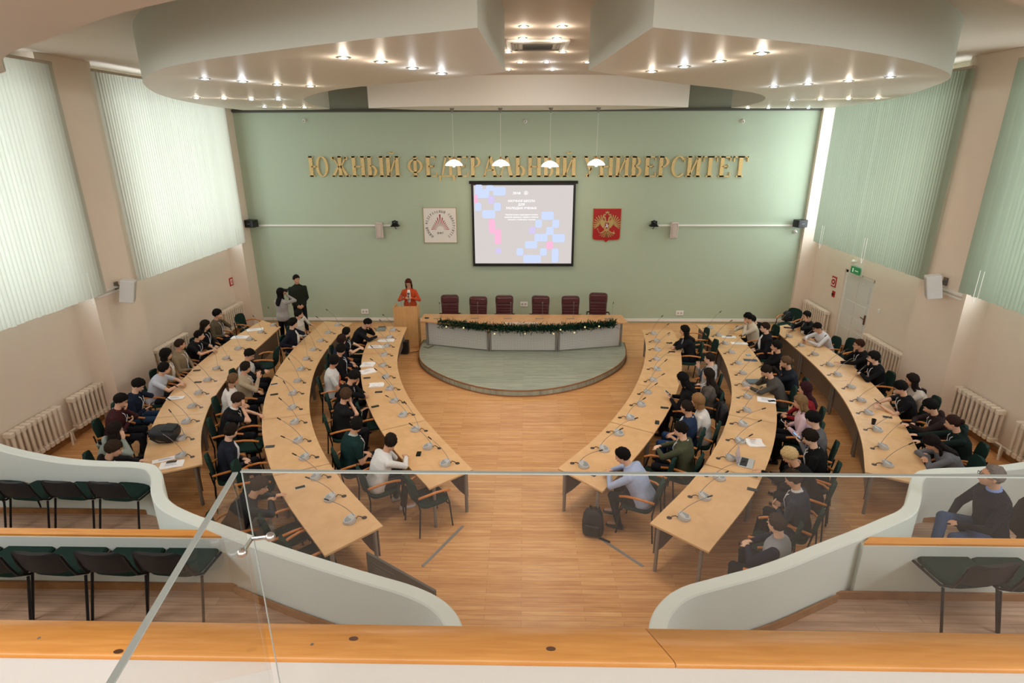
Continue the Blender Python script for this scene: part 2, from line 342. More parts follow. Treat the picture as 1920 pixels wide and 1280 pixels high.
soffit('ceiling_soffit_near_left', smooth_poly([(-1.2, 3.4), (-2.08, 3.9), (-2.81, 4.34), (-3.81, 5.15), (-5.06, 6.1), (-5.86, 7.02), (-6.3, 7.6), (-6.9, 7.9), (-8.4, 8.3)])+[(-8.46, 3.4)], mats=[M_CEIL, M_FASC])
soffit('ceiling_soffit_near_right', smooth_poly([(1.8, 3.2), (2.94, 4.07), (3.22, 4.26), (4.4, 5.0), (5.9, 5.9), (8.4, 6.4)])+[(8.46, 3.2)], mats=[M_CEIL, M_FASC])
# ceiling downlights
M_BULB = [mat('warm lamp glow', 'fff0dc', emit=('fff0dc', 45)), mat('cool lamp glow', 'e8f0ff', emit=('e4eeff', 45)), mat('dim lamp glow', 'fff0dc', emit=('fff0dc', 6))]
SP = [('the left soffit', 6.36, [(644,107,0,1.6),(714,115,0,1.6),(773,127,1,1),(828,137,1,1),(384,147,1,.4),(455,152,1,1.4),(520,158,0,.9),(582,161,0,.9),(368,183,0,.7),(420,184,0,1),(471,186,0,.8),(522,186,1,.7),(496,200,1,.4),(533,201,0,.8),(571,201,0,.8)]),
      ('the right soffit', 6.36, [(1222,133,0,1),(1283,124,1,.9),(1349,114,0,1.2),(1428,99,0,1.5),(1451,162,1,.8),(1515,157,1,1.1),(1591,151,0,1.5),(1669,144,1,.6),(1486,187,1,.4),(1538,186,0,1),(1591,185,0,.9),(1646,184,0,1),(1402,202,0,.7),(1441,202,1,.6),(1478,202,1,.5),(1516,202,1,.4)]),
      ('the high middle ceiling', 7.03, [(982,49,0,.9),(1054,49,0,1),(980,71,0,.9),(1044,71,0,.9),(953,97,0,.9),(1055,97,0,.9),(975,116,0,.8),(1025,116,1,.6),(953,130,0,.8),(1036,130,1,.8),(1101,116,0,.5)])]
proto = None
for where, z, lst in SP:
    for k, (u, v, c, pw) in enumerate(lst):
        p = at(u, v, z); lab = 'recessed %s ceiling spotlight on %s, %s of those in it' % (('warm', 'cool')[c], where, ORD[k] if k < 16 else 'last')
        lab = 'round %s downlight in %s, %s counting from %s' % (('warm', 'cool white')[c], where, ORD[k], 'the front left')
        t = thing('ceiling_downlight', (p.x, p.y, z), 0, lab, 'ceiling light', 'downlights in '+where)
        b = MB(); b.lathe([(.075, .0), (.078, -.006), (.06, -.012), (.048, -.006), (.048, .0)], 16); b.build('trim_ring', M_CHROME, t)
        b = MB(); b.lathe([(.001, -.012), (.03, -.014), (.046, -.008), (.046, .0)], 14); b.build('bulb', M_BULB[c], t)
        ld = bpy.data.lights.new('downlight', 'SPOT'); ld.energy = 34*pw*(1.25 if z > 7 else 1); ld.color = ((1, .86, .7), (.88, .94, 1))[c]; ld.spot_size = math.radians(125); ld.spot_blend = .9; ld.shadow_soft_size = .05
        lo = bpy.data.objects.new('downlight_beam', ld); COL.objects.link(lo); lo.parent = t; lo.location = (0, 0, -.03)
        gd = bpy.data.lights.new('downlight_spill', 'POINT'); gd.energy = 1.6*pw*(2 if z > 7 else 1); gd.color = ld.color; gd.shadow_soft_size = .03
        go = bpy.data.objects.new('downlight_spill', gd); COL.objects.link(go); go.parent = t; go.location = (0, 0, -.09)
# cassette air conditioner
t = thing('cassette_air_conditioner', (.22, 10.38, 7.03), 0, 'square white cassette air conditioner in the high middle ceiling', 'air conditioner')
b = MB(); b.rbox(-.5, .5, -.5, .5, -.035, 0, .03); b.build('panel', M_WHITE, t)
b = MB(); b.box(-.24, .24, -.24, .24, -.045, -.034)
for k in range(12): b.box(-.24, .24, -.22+k*.038, -.205+k*.038, -.055, -.044)
b.build('grille', mat('dark vent grille', '55504a', rough=.6), t, smooth=False)
for k in range(4):
    b = MB(); a = k*PI/2; Mx = Matrix.Rotation(a, 4, 'Z')
    for q in range(3): b.box(-.38, .38, .30+q*.05, .325+q*.05, -.045, -.034, Mx)
    b.build('louvre', mat('vent louvre grey', '8f877c', rough=.5), t, smooth=False)
# pendants
M_SHADE = mat('white glass shade', 'fff8ee', rough=.3, emit=('fff4e4', 2.2))
for k, (u, v) in enumerate([(851, 306), (939, 306), (1031, 308), (1118, 305)]):
    p = at_y(u, v, 16.1)
    t = thing('pendant_lamp', (p.x, p.y, p.z), 0, '%s of four white glass pendant lamps, counted from the left' % ORD[k], 'pendant lamp', 'pendant lamps over the head table')
    b = MB(); b.lathe([(.235, -.06), (.22, -.02), (.17, .03), (.09, .075), (.03, .095), (.028, .085), (.085, .065), (.165, .02), (.215, -.03), (.23, -.06)], 28); b.build('shade', M_SHADE, t)
    b = MB(); b.ell((0, 0, -.05), .045, .045, .05); b.build('bulb', M_BULB[2], t)
    b = MB(); b.lathe([(.03, .09), (.035, .12), (.02, .16), (.006, .17)], 12); b.build('socket', mat('copper socket', 'b98758', rough=.4, metal=.5), t)
    b = MB(); b.tube([(0, 0, .17), (0, 0, 6.28-p.z)], .004, 6); b.build('cord', M_WHITE, t)
    b = MB(); b.lathe([(.004, 6.24-p.z), (.065, 6.36-p.z), (.001, 6.36-p.z)], 16); b.build('canopy', mat('grey canopy', '77736c', rough=.5), t)
    ld = bpy.data.lights.new('pendant_light', 'POINT'); ld.energy = 9; ld.color = (1, .93, .82); ld.shadow_soft_size = .06
    lo = bpy.data.objects.new('pendant_glow', ld); COL.objects.link(lo); lo.parent = t; lo.location = (0, 0, -.14)

# ------------------------------------------------------------------ letters on the end wall
def glyph(ch):
    """list of quads/polys in unit cap height; returns (polys, width)"""
    P = []; T, t, sf = .195, .075, .065
    def R(x0, x1, y0, y1): P.append([(x0, y0), (x1, y0), (x1, y1), (x0, y1)])
    def D(x0, y0, x1, y1, w): P.append([(x0-w/2, y0), (x0+w/2, y0), (x1+w/2, y1), (x1-w/2, y1)])
    def stem(x, y0=0, y1=1, a=.07, top=True, bot=True, w=T):
        R(x, x+w, y0, y1)
        if top: R(x-a, x+w+a, y1-sf, y1)
        if bot: R(x-a, x+w+a, y0, y0+sf)
    def bow(cx, cy, rx, ry, wx, wy, a0, a1, n=14):
        for i in range(n):
            u, v = math.radians(a0+(a1-a0)*i/n), math.radians(a0+(a1-a0)*(i+1)/n)
            P.append([(cx+rx*math.cos(u), cy+ry*math.sin(u)), (cx+rx*math.cos(v), cy+ry*math.sin(v)), (cx+(rx-wx)*math.cos(v), cy+(ry-wy)*math.sin(v)), (cx+(rx-wx)*math.cos(u), cy+(ry-wy)*math.sin(u))])
    w = .8
    if ch in 'НИЙ':
        stem(.07); stem(.56)
        if ch == 'Н': R(.2, .6, .46, .46+t)
        else: D(.22, .1, .58, .9, .09)
        if ch == 'Й': bow(.4, 1.24, .15, .14, .045, .06, 190, 350, 10)
        w = .82
    elif ch == 'Ю': stem(.07); R(.2, .5, .46, .53); bow(.78, .5, .34, .51, .15, .06, 0, 360, 28); w = 1.15
    elif ch == 'Ж':
        stem(.48, a=.05); 
        for s in (-1, 1):
            D(.565+s*.40, 0, .565+s*.08, .52, .15); D(.565+s*.36, .96, .565+s*.06, .48, .08); R(.565+s*.42-.1, .565+s*.42+.1, 0, sf); bow(.565+s*.38, .9, .09, .09, .08, .08, 0, 360, 8)
        w = 1.13
    elif ch in 'ЬЫ':
        stem(.07); bow(.22, .28, .36, .28, .15, .06, -90, 90); R(.2, .24, .5, .56); R(.2, .24, 0, .06)
        w = .62
        if ch == 'Ы': stem(.72); w = .98
    elif ch == 'Ф': stem(.4, w=.17); bow(.485, .52, .42, .34, .15, .06, 0, 360, 26); w = .97
    elif ch == 'Е':
        stem(.07, a=.06); R(.2, .62, 1-sf, 1); R(.2, .62, 0, sf); R(.2, .5, .48, .54); R(.57, .62, .78, 1); R(.6, .65, 0, .24); R(.46, .5, .4, .62); w = .7
    elif ch == 'Д':
        D(.2, .05, .42, 1, .09); R(.36, .7, .94, 1); R(.58, .74, .05, 1); R(.02, .88, 0, .07); R(.02, .12, -.2, 0); R(.78, .88, -.2, 0); w = .92
    elif ch == 'Р': stem(.07); bow(.22, .73, .38, .27, .15, .06, -90, 90); R(.2, .24, .94, 1); R(.2, .24, .46, .52); w = .64
    elif ch == 'В':
        stem(.07); bow(.22, .76, .32, .24, .14, .06, -90, 90); bow(.22, .27, .39, .27, .15, .06, -90, 90); R(.2, .24, .94, 1); R(.2, .26, .49, .55); R(.2, .24, 0, .06); w = .68
    elif ch in 'АЛ':
        D(.1, 0, .42, 1, .08); D(.7, 0, .44, 1, .18); R(0, .22, 0, sf); R(.56, .86, 0, sf)
        if ch == 'А': R(.2, .62, .3, .36)
        else: R(.3, .52, .95, 1)
        w = .84
    elif ch == 'У': D(.42, .3, .14, 1, .18); D(.28, 0, .66, 1, .08); bow(.25, .07, .1, .1, .08, .08, 0, 360, 8); R(.0, .3, 1-sf, 1); R(.54, .8, 1-sf, 1); w = .8
    elif ch == 'С': bow(.44, .5, .4, .52, .16, .06, 42, 318, 24); R(.7, .75, .7, .95); w = .8
    elif ch == 'Т': stem(.32, a=.09); R(.02, .8, .94, 1); R(.02, .07, .74, 1); R(.75, .8, .74, 1); w = .84
    return P, w
def glyph_mb(ch, sx, sz, dep):
    b = MB(); P, w = glyph(ch)
    for q in P: b.rings([[Vector((x*sx, 0, y*sz)) for x, y in q], [Vector((x*sx, -dep, y*sz)) for x, y in q]])
    return b, w*sx
line = 'ЮЖНЫЙ ФЕДЕРАЛЬНЫЙ УНИВЕРСИТЕТ'
gap = .05; sp = .30
tot = sum(sp if c == ' ' else glyph(c)[1]+gap for c in line)-gap; X0, X1 = -6.42, 6.58; k = (X1-X0)/tot; x = X0; wi = 0; li = 0
for c in line:
    if c == ' ': x += sp*k; wi += 1; li = 0; continue
    b, w = glyph_mb(c, k, .58, .05); o = b.build('wall_letter', M_GOLD, smooth=False); o.location = (x, 17.805, 4.56-.03*(x-X0)/13)
    tag(o, 'gold wooden letter %s, %s letter of the %s word on the green wall' % (c, ORD[li], ORD[wi]), 'wall letter', 'gold letters on the green wall')
    x += w+gap*k; li += 1

# ------------------------------------------------------------------ emblem board
def circ(r, n=48, cx=0, cz=0): return [(cx+r*math.cos(2*PI*i/n), cz+r*math.sin(2*PI*i/n)) for i in range(n)]
def flat(b, pts, y0=-.022, y1=-.02):
    return b.rings([[Vector((x, y1, z)) for x, z in pts], [Vector((x, y0, z)) for x, z in pts]])
t = thing('emblem_board', (-2.555, 17.8, 3.115), 0, 'square white board with red ray triangle emblem in a ring of letters', 'sign')
b = MB(); b.box(-.495, .495, -.02, 0, -.525, .525); b.build('board', mat('white board', 'dcd9d4', rough=.5), t, smooth=False)
b = MB()
for x0, x1, z0, z1 in ((-.51, .51, .52, .535), (-.51, .51, -.535, -.52), (-.51, -.495, -.535, .535), (.495, .51, -.535, .535)): b.box(x0, x1, -.03, 0, z0, z1)
b.build('frame', mat('thin gold frame', 'b39a6a', rough=.4), t, smooth=False)
b = MB()
O_z = -.14
for i in range(15):
    a = math.radians(6+i*12)
    def hit(an):
        c, s = math.cos(an), math.sin(an); return .29*.51/(abs(c)*.51+s*.29)
    r_i = .115; w0, w1 = math.radians(1.3), math.radians(2.7)
    flat(b, [((r_i*math.cos(a-w0)), O_z+r_i*math.sin(a-w0)), (hit(a-w1)*math.cos(a-w1), O_z+hit(a-w1)*math.sin(a-w1)), (hit(a+w1)*math.cos(a+w1), O_z+hit(a+w1)*math.sin(a+w1)), (r_i*math.cos(a+w0), O_z+r_i*math.sin(a+w0))])
b.build('rays', mat('crimson ray paint', '9c1b30', rough=.5), t, smooth=False)
b = MB(); r_t = .42; word = 'ЮЖНЫЙ ФЕДЕРАЛЬНЫЙ УНИВЕРСИТЕТ'; a0, a1 = math.radians(232), math.radians(-52)
for i, c in enumerate(word):
    if c == ' ': continue
    a = a0+(a1-a0)*i/(len(word)-1); P, w = glyph(c)
    Mx = Matrix.Translation((r_t*math.cos(a), 0, r_t*math.sin(a)))@Matrix.Rotation(-(a-PI/2), 4, 'Y')
    for q in P: b.rings([[Mx@Vector(((xx-w/2)*.062, yy, (zz-.5)*.075)) for xx, zz in q] for yy in (-.02, -.023)])
xx0 = -.095
for c in 'ЮФУ':
    P, w = glyph(c)
    for q in P: b.rings([[Vector((xx0+px*.06, yy, -.265+pz*.065)) for px, pz in q] for yy in (-.02, -.023)])
    xx0 += w*.06+.008
b.build('lettering', mat('dark letter paint', '33302f', rough=.6), t, smooth=False)
# ------------------------------------------------------------------ coat of arms shield
t = thing('coat_of_arms_shield', (2.53, 17.8, 3.12), 0, 'red shield with gold double-headed eagle on the green wall', 'shield')
out = [(-.41, .49), (.41, .49), (.41, -.36), (.38, -.42), (.3, -.44), (.07, -.445), (0, -.51), (-.07, -.445), (-.3, -.44), (-.38, -.42), (-.41, -.36)]
b = MB(); b.rings([[Vector((x*1.03, 0, z*1.03)) for x, z in out], [Vector((x*1.03, -.03, z*1.03)) for x, z in out]]); b.build('shield_rim', mat('gold rim', 'b58d4a', rough=.35), t, smooth=False)
b = MB(); b.rings([[Vector((x, -.028, z)) for x, z in out], [Vector((x, -.038, z)) for x, z in out]]); b.build('shield_field', mat('red enamel', 'a3171a', rough=.35), t, smooth=False)
b = MB()
def G(pts, y=-.05): b.rings([[Vector((x, -.037, z)) for x, z in pts], [Vector((x, y, z)) for x, z in pts]])
for s in (-1, 1):
    for i in range(9):   # wing feathers
        a = math.radians(102-i*17); rx, rz = .21, .075; L = .23-.012*abs(i-2.5); ox, oz = s*(.155+.01*i), .10-.012*i
        dx, dz = s*math.cos(a), math.sin(a); px, pz = -dz*.012, dx*.012
        G([(ox-px, oz-pz), (ox+dx*L-px*1.2, oz+dz*L-pz*1.2), (ox+dx*(L+.018), oz+dz*(L+.018)), (ox+dx*L+px*1.2, oz+dz*L+pz*1.2), (ox+px, oz+pz)])
    G([(s*.06, .12), (s*.14, .19), (s*.2, .14), (s*.19, .02), (s*.12, -.08), (s*.06, -.05)], -.056)
    G([(s*.02, .12), (s*.05, .25), (s*.1, .28), (s*.15, .24), (s*.115, .245), (s*.09, .22), (s*.06, .12)], -.06)       # neck, head and beak
    G([(s*.05, .295), (s*.045, .34), (s*.07, .32), (s*.085, .355), (s*.1, .32), (s*.125, .34), (s*.115, .295)], -.056)   # crown
    G([(s*.05, -.13), (s*.14, -.2), (s*.2, -.22), (s*.19, -.245), (s*.12, -.23), (s*.04, -.17)], -.056)                  # leg
    for i in range(4):
        a = math.radians(-88+i*16*1); dx, dz = s*math.cos(a), math.sin(a); G([(s*.01*i, -.2), (s*.03*i+dx*.15-.015, -.2+dz*.17), (s*.03*i+dx*.15+.015, -.2+dz*.17), (s*.012*i+.012, -.2)], -.054)
    G([(s*.06, .3), (s*.03, .38), (s*.02, .375), (s*.045, .3)], -.05)
G(circ(.035, 12, .22, -.235), -.06); G([(.213, -.2), (.227, -.2), (.227, -.16), (.213, -.16)], -.06)
G([(-.21, -.22), (-.27, -.12), (-.28, -.125), (-.22, -.235)], -.06); G(circ(.018, 10, -.278, -.11), -.06)
G([(-.05, .36), (-.055, .41), (-.02, .395), (0, .44), (.02, .395), (.055, .41), (.05, .36)], -.058)
G([(-.09, .12), (.09, .12), (.08, -.12), (0, -.2), (-.08, -.12)], -.055)
b.build('eagle', mat('gold relief', 'b39a5f', rough=.4), t, smooth=False)
b = MB(); b.rings([[Vector((x, -.054, z)) for x, z in [(-.06, .08), (.06, .08), (.06, -.05), (0, -.11), (-.06, -.05)]], [Vector((x, -.062, z)) for x, z in [(-.06, .08), (.06, .08), (.06, -.05), (0, -.11), (-.06, -.05)]]]); b.build('inner_shield', mat('deep red enamel', '8a2026', rough=.4), t, smooth=False)
b = MB()
for pts in ([(-.045, -.03), (-.02, -.01), (.02, -.01), (.05, .02), (.045, -.02), (.03, -.045), (.02, -.08), (.005, -.045), (-.02, -.045), (-.03, -.08), (-.045, -.045)], [(-.015, -.01), (-.02, .04), (0, .065), (.02, .04), (.015, -.01)], [(-.05, .06), (-.046, .064), (.04, -.08), (.034, -.08)]):
    b.rings([[Vector((x, -.061, z)) for x, z in pts], [Vector((x, -.067, z)) for x, z in pts]])
b.build('rider', mat('silver relief', 'cfd2dc', rough=.3), t, smooth=False)

# ------------------------------------------------------------------ projection screen
t = thing('projection_screen', (-.01, 17.72, 3.13), 0, 'projection screen in black frame showing pale slide with pixel blocks', 'projection screen')
b = MB(); b.box(-1.56, 1.56, 0, .05, -1.24, 1.24); b.build('black_border', M_BLACK, t, smooth=False)
b = MB(); b.tube([(-1.62, .03, 1.26), (1.62, .03, 1.26)], .045, 10); b.build('roller_case', M_BLACK, t)
b = MB(); b.tube([(-1.56, .02, -1.25), (1.56, .02, -1.25)], .022, 8); b.build('weight_bar', M_BLACK, t)
def em(name, col, st=1.0):
    m = mat(name, '000000', rough=.9, emit=(col, st), spec=.05); return m
b = MB(); b.box(-1.49, 1.49, -.004, 0, -1.175, 1.175)
b.build('slide', em('projected slide grey', 'cfc8c5'), t, smooth=False)
def rr(b, cx, cz, w, h, r=.05, y=-.008):
    pts = []
    for sx, sz, a in ((1, 1, 0), (-1, 1, 90), (-1, -1, 180), (1, -1, 270)):
        for q in range(5): th = math.radians(a+q*22.5); pts.append((cx+sx*(w/2-r)+r*math.cos(th), cz+sz*(h/2-r)+r*math.sin(th)))
    flat(b, pts, y, -.004)
U = .19
def px(u, v): return ((u-887-3)/189*2.98-1.49, 1.175-(v-347)/150*2.35)
BLUE = [(900, 351, 12, 9), (906, 362, 25, 15), (921, 352, 12, 9), (939, 358, 22, 14), (898, 387, 10, 14), (935, 387, 11, 14), (918, 401, 23, 14), (1031, 404, 22, 14), (1014, 419, 11, 14), (1047, 419, 11, 14), (1036, 433, 12, 14), (1019, 446, 23, 13), (1053, 447, 22, 14), (1000, 460, 22, 13), (978, 474, 11, 13), (1024, 474, 11, 13), (1047, 481, 11, 26), (1002, 488, 33, 14)]
def block(col, nm, cx, cz, w, h): b = MB(); rr(b, cx, cz, w, h); b.build('slide_block', em(nm, col), t, smooth=False)
for u, v, w, h in BLUE: cx, cz = px(u, v); block('c9d6f5', 'projected pale blue', cx, cz, (w+2)/189*2.98, (h+1.5)/150*2.35)
for u, v, w, h in [(891, 372, 8, 16), (924, 424, 11, 26), (935, 444, 12, 28), (1036, 461, 12, 14)]: cx, cz = px(u, v); block('f3b6d2', 'projected pink', max(cx, -1.42), cz, (w+1)/189*2.98 if u > 900 else .11, (h+1)/150*2.35)
for u, v, w, h in [(923, 374, 12, 15), (936, 472, 11, 12), (1002, 432, 12, 14)]: cx, cz = px(u, v); block('d0c4ea', 'projected lilac', cx, cz, w/189*2.98, h/150*2.35)
def text_obj(body, size, loc, m, parent, rot=(PI/2, 0, 0), align='CENTER', name='slide_text', ext=.001, space=1.0):
    cu = bpy.data.curves.new(name, 'FONT'); cu.body = body; cu.size = size; cu.align_x = align; cu.extrude = ext; cu.space_character = space; cu.resolution_u = 2; cu.offset = size*.012
    o = bpy.data.objects.new(name, cu); COL.objects.link(o)
    dg = bpy.context.evaluated_depsgraph_get(); me = bpy.data.meshes.new_from_object(o.evaluated_get(dg)); bpy.data.objects.remove(o)
    r = bpy.data.objects.new(name, me); COL.objects.link(r); me.materials.clear(); me.materials.append(m); r.parent = parent; r.location = loc; r.rotation_euler = rot; return r
M_SW = em('projected white', 'ffffff', 1.15)
for s_, sz, v in (('НАУЧНАЯ ШКОЛА', .092, 378), ('ДЛЯ', .092, 384.7), ('МОЛОДЫХ УЧЕНЫХ', .092, 391.5), ('Теоретические и прикладные аспекты', .053, 403), ('развития цифрового сервиса в области', .053, 407.6), ('сельского хозяйства и экологии', .053, 412.2)):
    cx, cz = px(981, v); text_obj(s_, sz, (cx, -.012, cz), M_SW, t)
cx, cz = px(972, 364); text_obj('ЛМФ', .1, (cx, -.012, cz), M_SW, t)
b = MB(); cx, cz = px(989.5, 361)
for i in range(24):
    a, c = 2*PI*i/24, 2*PI*(i+1)/24; flat(b, [(cx+.055*math.cos(a), cz+.055*math.sin(a)), (cx+.055*math.cos(c), cz+.055*math.sin(c)), (cx+.045*math.cos(c), cz+.045*math.sin(c)), (cx+.045*math.cos(a), cz+.045*math.sin(a))], -.012, -.004)
flat(b, [(cx-.03, cz-.025), (cx, cz+.04), (cx-.008, cz-.025)], -.012, -.004); flat(b, [(cx+.03, cz-.025), (cx, cz+.04), (cx+.008, cz-.025)], -.012, -.004)
b.build('slide_emblem', M_SW, t, smooth=False)
# ------------------------------------------------------------------ things on the walls
for s, x0, x1, nm in ((-1, -8.35, -3.98, 'left'), (1, 3.98, 8.2, 'right')):
    b = MB(); b.box(x0, x1, 17.77, 17.81, 3.09, 3.14); tag(b.build('cable_trunking', M_WHITE, smooth=False), 'long white cable trunking on the green wall, %s of the screen' % nm, 'cable trunking')
    xs = -4.42 if s < 0 else 4.57
    t = thing('wall_speaker', (xs, 17.81, 2.98), 0, 'slim white column speaker on the green wall, %s of the screen' % nm, 'speaker')
    b = MB(); b.rbox(-.11, .11, -.16, -.04, -.24, .24, .025); b.build('cabinet', mat('pinkish white plastic', 'cfc2ba', rough=.5), t)
    b = MB(); b.rbox(-.085, .085, -.168, -.158, -.2, .2, .02); b.build('grille', mat('pale speaker grille', 'c2b4ab', rough=.7), t)
    b = MB(); b.box(-.03, .03, -.05, 0, -.05, .05); b.build('wall_bracket', M_STEEL, t)
    xs = -3.92 if s < 0 else 3.94
    t = thing('conference_camera', (xs, 17.81, 3.13), 0, 'black pan-tilt camera on a wall shelf, %s of the screen' % nm, 'camera')
    b = MB(); b.rbox(-.13, .13, -.24, 0, -.03, 0, .03); b.tube([(0, -.02, -.12), (0, -.2, -.03)], .012); b.build('shelf_bracket', M_BLACK, t)
    b = MB(); b.lathe([(.10, 0), (.11, .03), (.07, .055), (.001, .06)], 20, Matrix.Translation((0, -.13, 0))); b.build('base', M_BLACK, t)
    b = MB(); b.ell((0, -.13, .1), .06, .065, .055); b.box(-.085, -.06, -.16, -.1, .03, .13); b.box(.06, .085, -.16, -.1, .03, .13); b.build('camera_head', M_BLACK, t)
    b = MB(); b.lathe([(.03, 0), (.032, .02), (.001, .022)], 14, Matrix.Translation((0, -.185, .1))@Matrix.Rotation(PI/2, 4, 'X')); b.build('lens', mat('lens glass', '3a4048', rough=.1), t)
    xs = -8.3 if s < 0 else 8.27
    t = thing('corner_projector', (xs, 17.6, 3.2), s*.25, 'small black box speaker above the trunking in the %s corner' % nm, 'speaker')
    b = MB(); b.rbox(-.16, .16, -.14, .12, -.11, .11, .02); b.build('cabinet', M_BLACK, t)
    b = MB(); b.box(-.05, .05, -.145, -.139, -.01, .005); b.build('badge', mat('grey badge', '777777'), t, smooth=False)
    b = MB(); b.box(-.04, .04, .1, .21, -.04, .04); b.build('wall_mount', M_BLACK, t)
for x, z, w in ((-6.39, 6.13, 'upper left'), (.04, 6.09, 'upper middle'), (6.27, 6.07, 'upper right'), (8.25, 2.93, 'right end, under the black speaker,')):
    t = thing('dome_camera', (x, 17.81, z), 0, 'tiny white security camera at the %s of the green wall' % w, 'security camera', 'security cameras on the green wall')
    b = MB(); b.lathe([(.05, 0), (.055, .02), (.03, .04), (.001, .045)], 16, Matrix.Rotation(PI/2, 4, 'X')); b.build('base', M_WHITE, t)
    b = MB(); b.ell((0, -.06, -.01), .045, .04, .045); b.build('eyeball', M_WHITE, t)
    b = MB(); b.ell((.0, -.095, -.02), .016, .01, .016); b.build('lens', M_BLACK, t)
for x, z, w in ((-5.12, .36, 'left of the lectern'), (5.0, .34, 'right of the head table'), (.02, .62, 'behind the burgundy chairs'), ):
    t = thing('wall_socket', (x, 17.81, z), 0, 'white power socket low on the green wall, %s' % w, 'socket')
    b = MB(); b.rbox(-.12, .12, -.02, 0, -.08, .08, .012, None); b.build('cover_plate', M_WHITE, t)
    b = MB(); b.lathe([(.03, 0), (.03, .004), (.02, .004), (.001, .001)], 14, Matrix.Translation((-.05, -.02, 0))@Matrix.Rotation(PI/2, 4, 'X')); b.lathe([(.03, 0), (.03, .004), (.001, .001)], 14, Matrix.Translation((.05, -.02, 0))@Matrix.Rotation(PI/2, 4, 'X')); b.build('outlet', mat('outlet grey', 'a9a49d'), t)
# wall loudspeakers on the piers
for s, nm in ((-1, 'left'), (1, 'right')):
    p = at_x(246 if s < 0 else 1743, 543 if s < 0 else 535, s*8.15)
    t = thing('wall_loudspeaker', (s*8.47, p.y, p.z), 0, 'tilted white loudspeaker on a bracket, on the pier of the %s wall' % nm, 'speaker')
    Mx = Matrix.Translation((-s*.3, -.08, 0))@Matrix.Rotation(s*-.45, 4, 'Z')@Matrix.Rotation(s*-.22, 4, 'Y')
    b = MB(); b.rbox(-.13, .13, -.13, .13, -.23, .23, .02, Mx); b.build('cabinet', mat('white speaker cabinet', 'cfcdcb', rough=.5), t)
    b = MB(); b.rbox(-.135 if s > 0 else .125, -.125 if s > 0 else .135, -.11, .11, -.2, .2, .004, Mx); b.build('grille', mat('light speaker mesh', 'b8b5b2', rough=.7), t)
    b = MB(); b.tube([(0, .02, .08), (-s*.1, .02, .08), (-s*.2, -.04, .03)], .018); b.box(-.03, .03, -.03, .07, .0, .16); b.build('bracket', mat('grey metal bracket', '7c766f', rough=.4, metal=.5), t)
    b = MB(); b.tube([(-s*.02, .05, .05), (-s*.05, .1, -.1), (-s*.12, .05, -.2), (-s*.2, -.02, -.12)], .006, 5); b.build('cable', M_WHITE, t)
# safety signs and small wall devices
def sign(name, x, y, z, w, h, mb, label, cat, parts):
    t = thing(name, (x, y, z), 0, label, cat); s = -1 if x > 0 else 1
    b = MB(); b.box(0 if s > 0 else -.02, .02 if s > 0 else 0, -w/2, w/2, -h/2, h/2); b.build('panel', mb, t, smooth=False)
    for nm, m_, bb in parts: bb.build(nm, m_, t, smooth=False)
    return t
p = at_x(434, 528, -8.92); b = MB(); b.box(.02, .024, -.055, .055, -.08, .08)
c_ = MB(); c_.box(.024, .028, -.015, .015, -.05, .05)
sign('fire_sign', -8.94, p.y, p.z, .2, .24, mat('sign red', 'b32821'), 'small red fire sign on the left wall above the far radiator', 'sign', [('white_field', M_WHITE, b), ('extinguisher_symbol', mat('sign red', 'b32821'), c_)])
p = at_x(1563, 528, 8.92); b = MB(); b.box(-.024, -.02, -.09, .09, -.11, .11)
c_ = MB(); c_.rings([[Vector((x, y, z)) for y, z in circ(.085, 18)] for x in (-.024, -.029)]); e_ = MB(); e_.rings([[Vector((x, y, z)) for y, z in circ(.03, 12)] for x in (-.029, -.033)])
sign('fire_hydrant_sign', 8.94, p.y, p.z, .24, .3, mat('sign red', 'b32821'), 'white and red fire sign with round symbol left of the white door', 'sign', [('white_field', M_WHITE, b), ('round_symbol', mat('sign red', 'b32821'), c_), ('symbol_centre', M_WHITE, e_)])
p = at_x(1562, 551, 8.92); b = MB(); b.box(-.05, -.02, -.03, .03, -.03, .03)
sign('fire_alarm_button', 8.94, p.y, p.z, .14, .17, mat('sign red', 'b32821'), 'small red fire alarm button box left of the white door', 'alarm button', [('button', mat('dark button', '3b2020'), b)])
p = at_x(1606, 507, 8.9); b = MB(); b.box(-.09, -.05, -.2, .2, -.09, .09); c_ = MB(); c_.box(-.095, -.09, -.17, -.02, -.008, .008); c_.box(-.095, -.09, .06, .1, -.05, .05)
sign('exit_sign', 8.94, p.y, p.z, .46, .26, M_WHITE, 'green and white exit sign above the white door', 'exit sign', [('green_face', mat('exit green', '2c7a46', emit=('2c7a46', .25)), b), ('running_symbol', mat('exit white', 'dfeee0', emit=('dfeee0', .3)), c_)])
p = at_x(1603, 490, 8.9); t = thing('motion_detector', (8.94, p.y, p.z), 0, 'small white motion detector under the blind above the exit sign', 'detector'); b = MB(); b.ell((-.08, 0, 0), .05, .06, .05); b.box(-.06, 0, -.02, .02, -.02, .02); b.build('housing', M_WHITE, t)
p = at_x(1647, 583, 8.92); t = thing('light_switch', (8.94, p.y, p.z), 0, 'white light switch on the right wall beside the white door', 'switch'); b = MB(); b.box(-.02, 0, -.045, .045, -.045, .045); b.build('plate', M_WHITE, t, smooth=False)
b = MB(); b.box(-.03, -.02, -.02, .02, -.03, .03); b.build('rocker', M_WHITE, t, smooth=False)
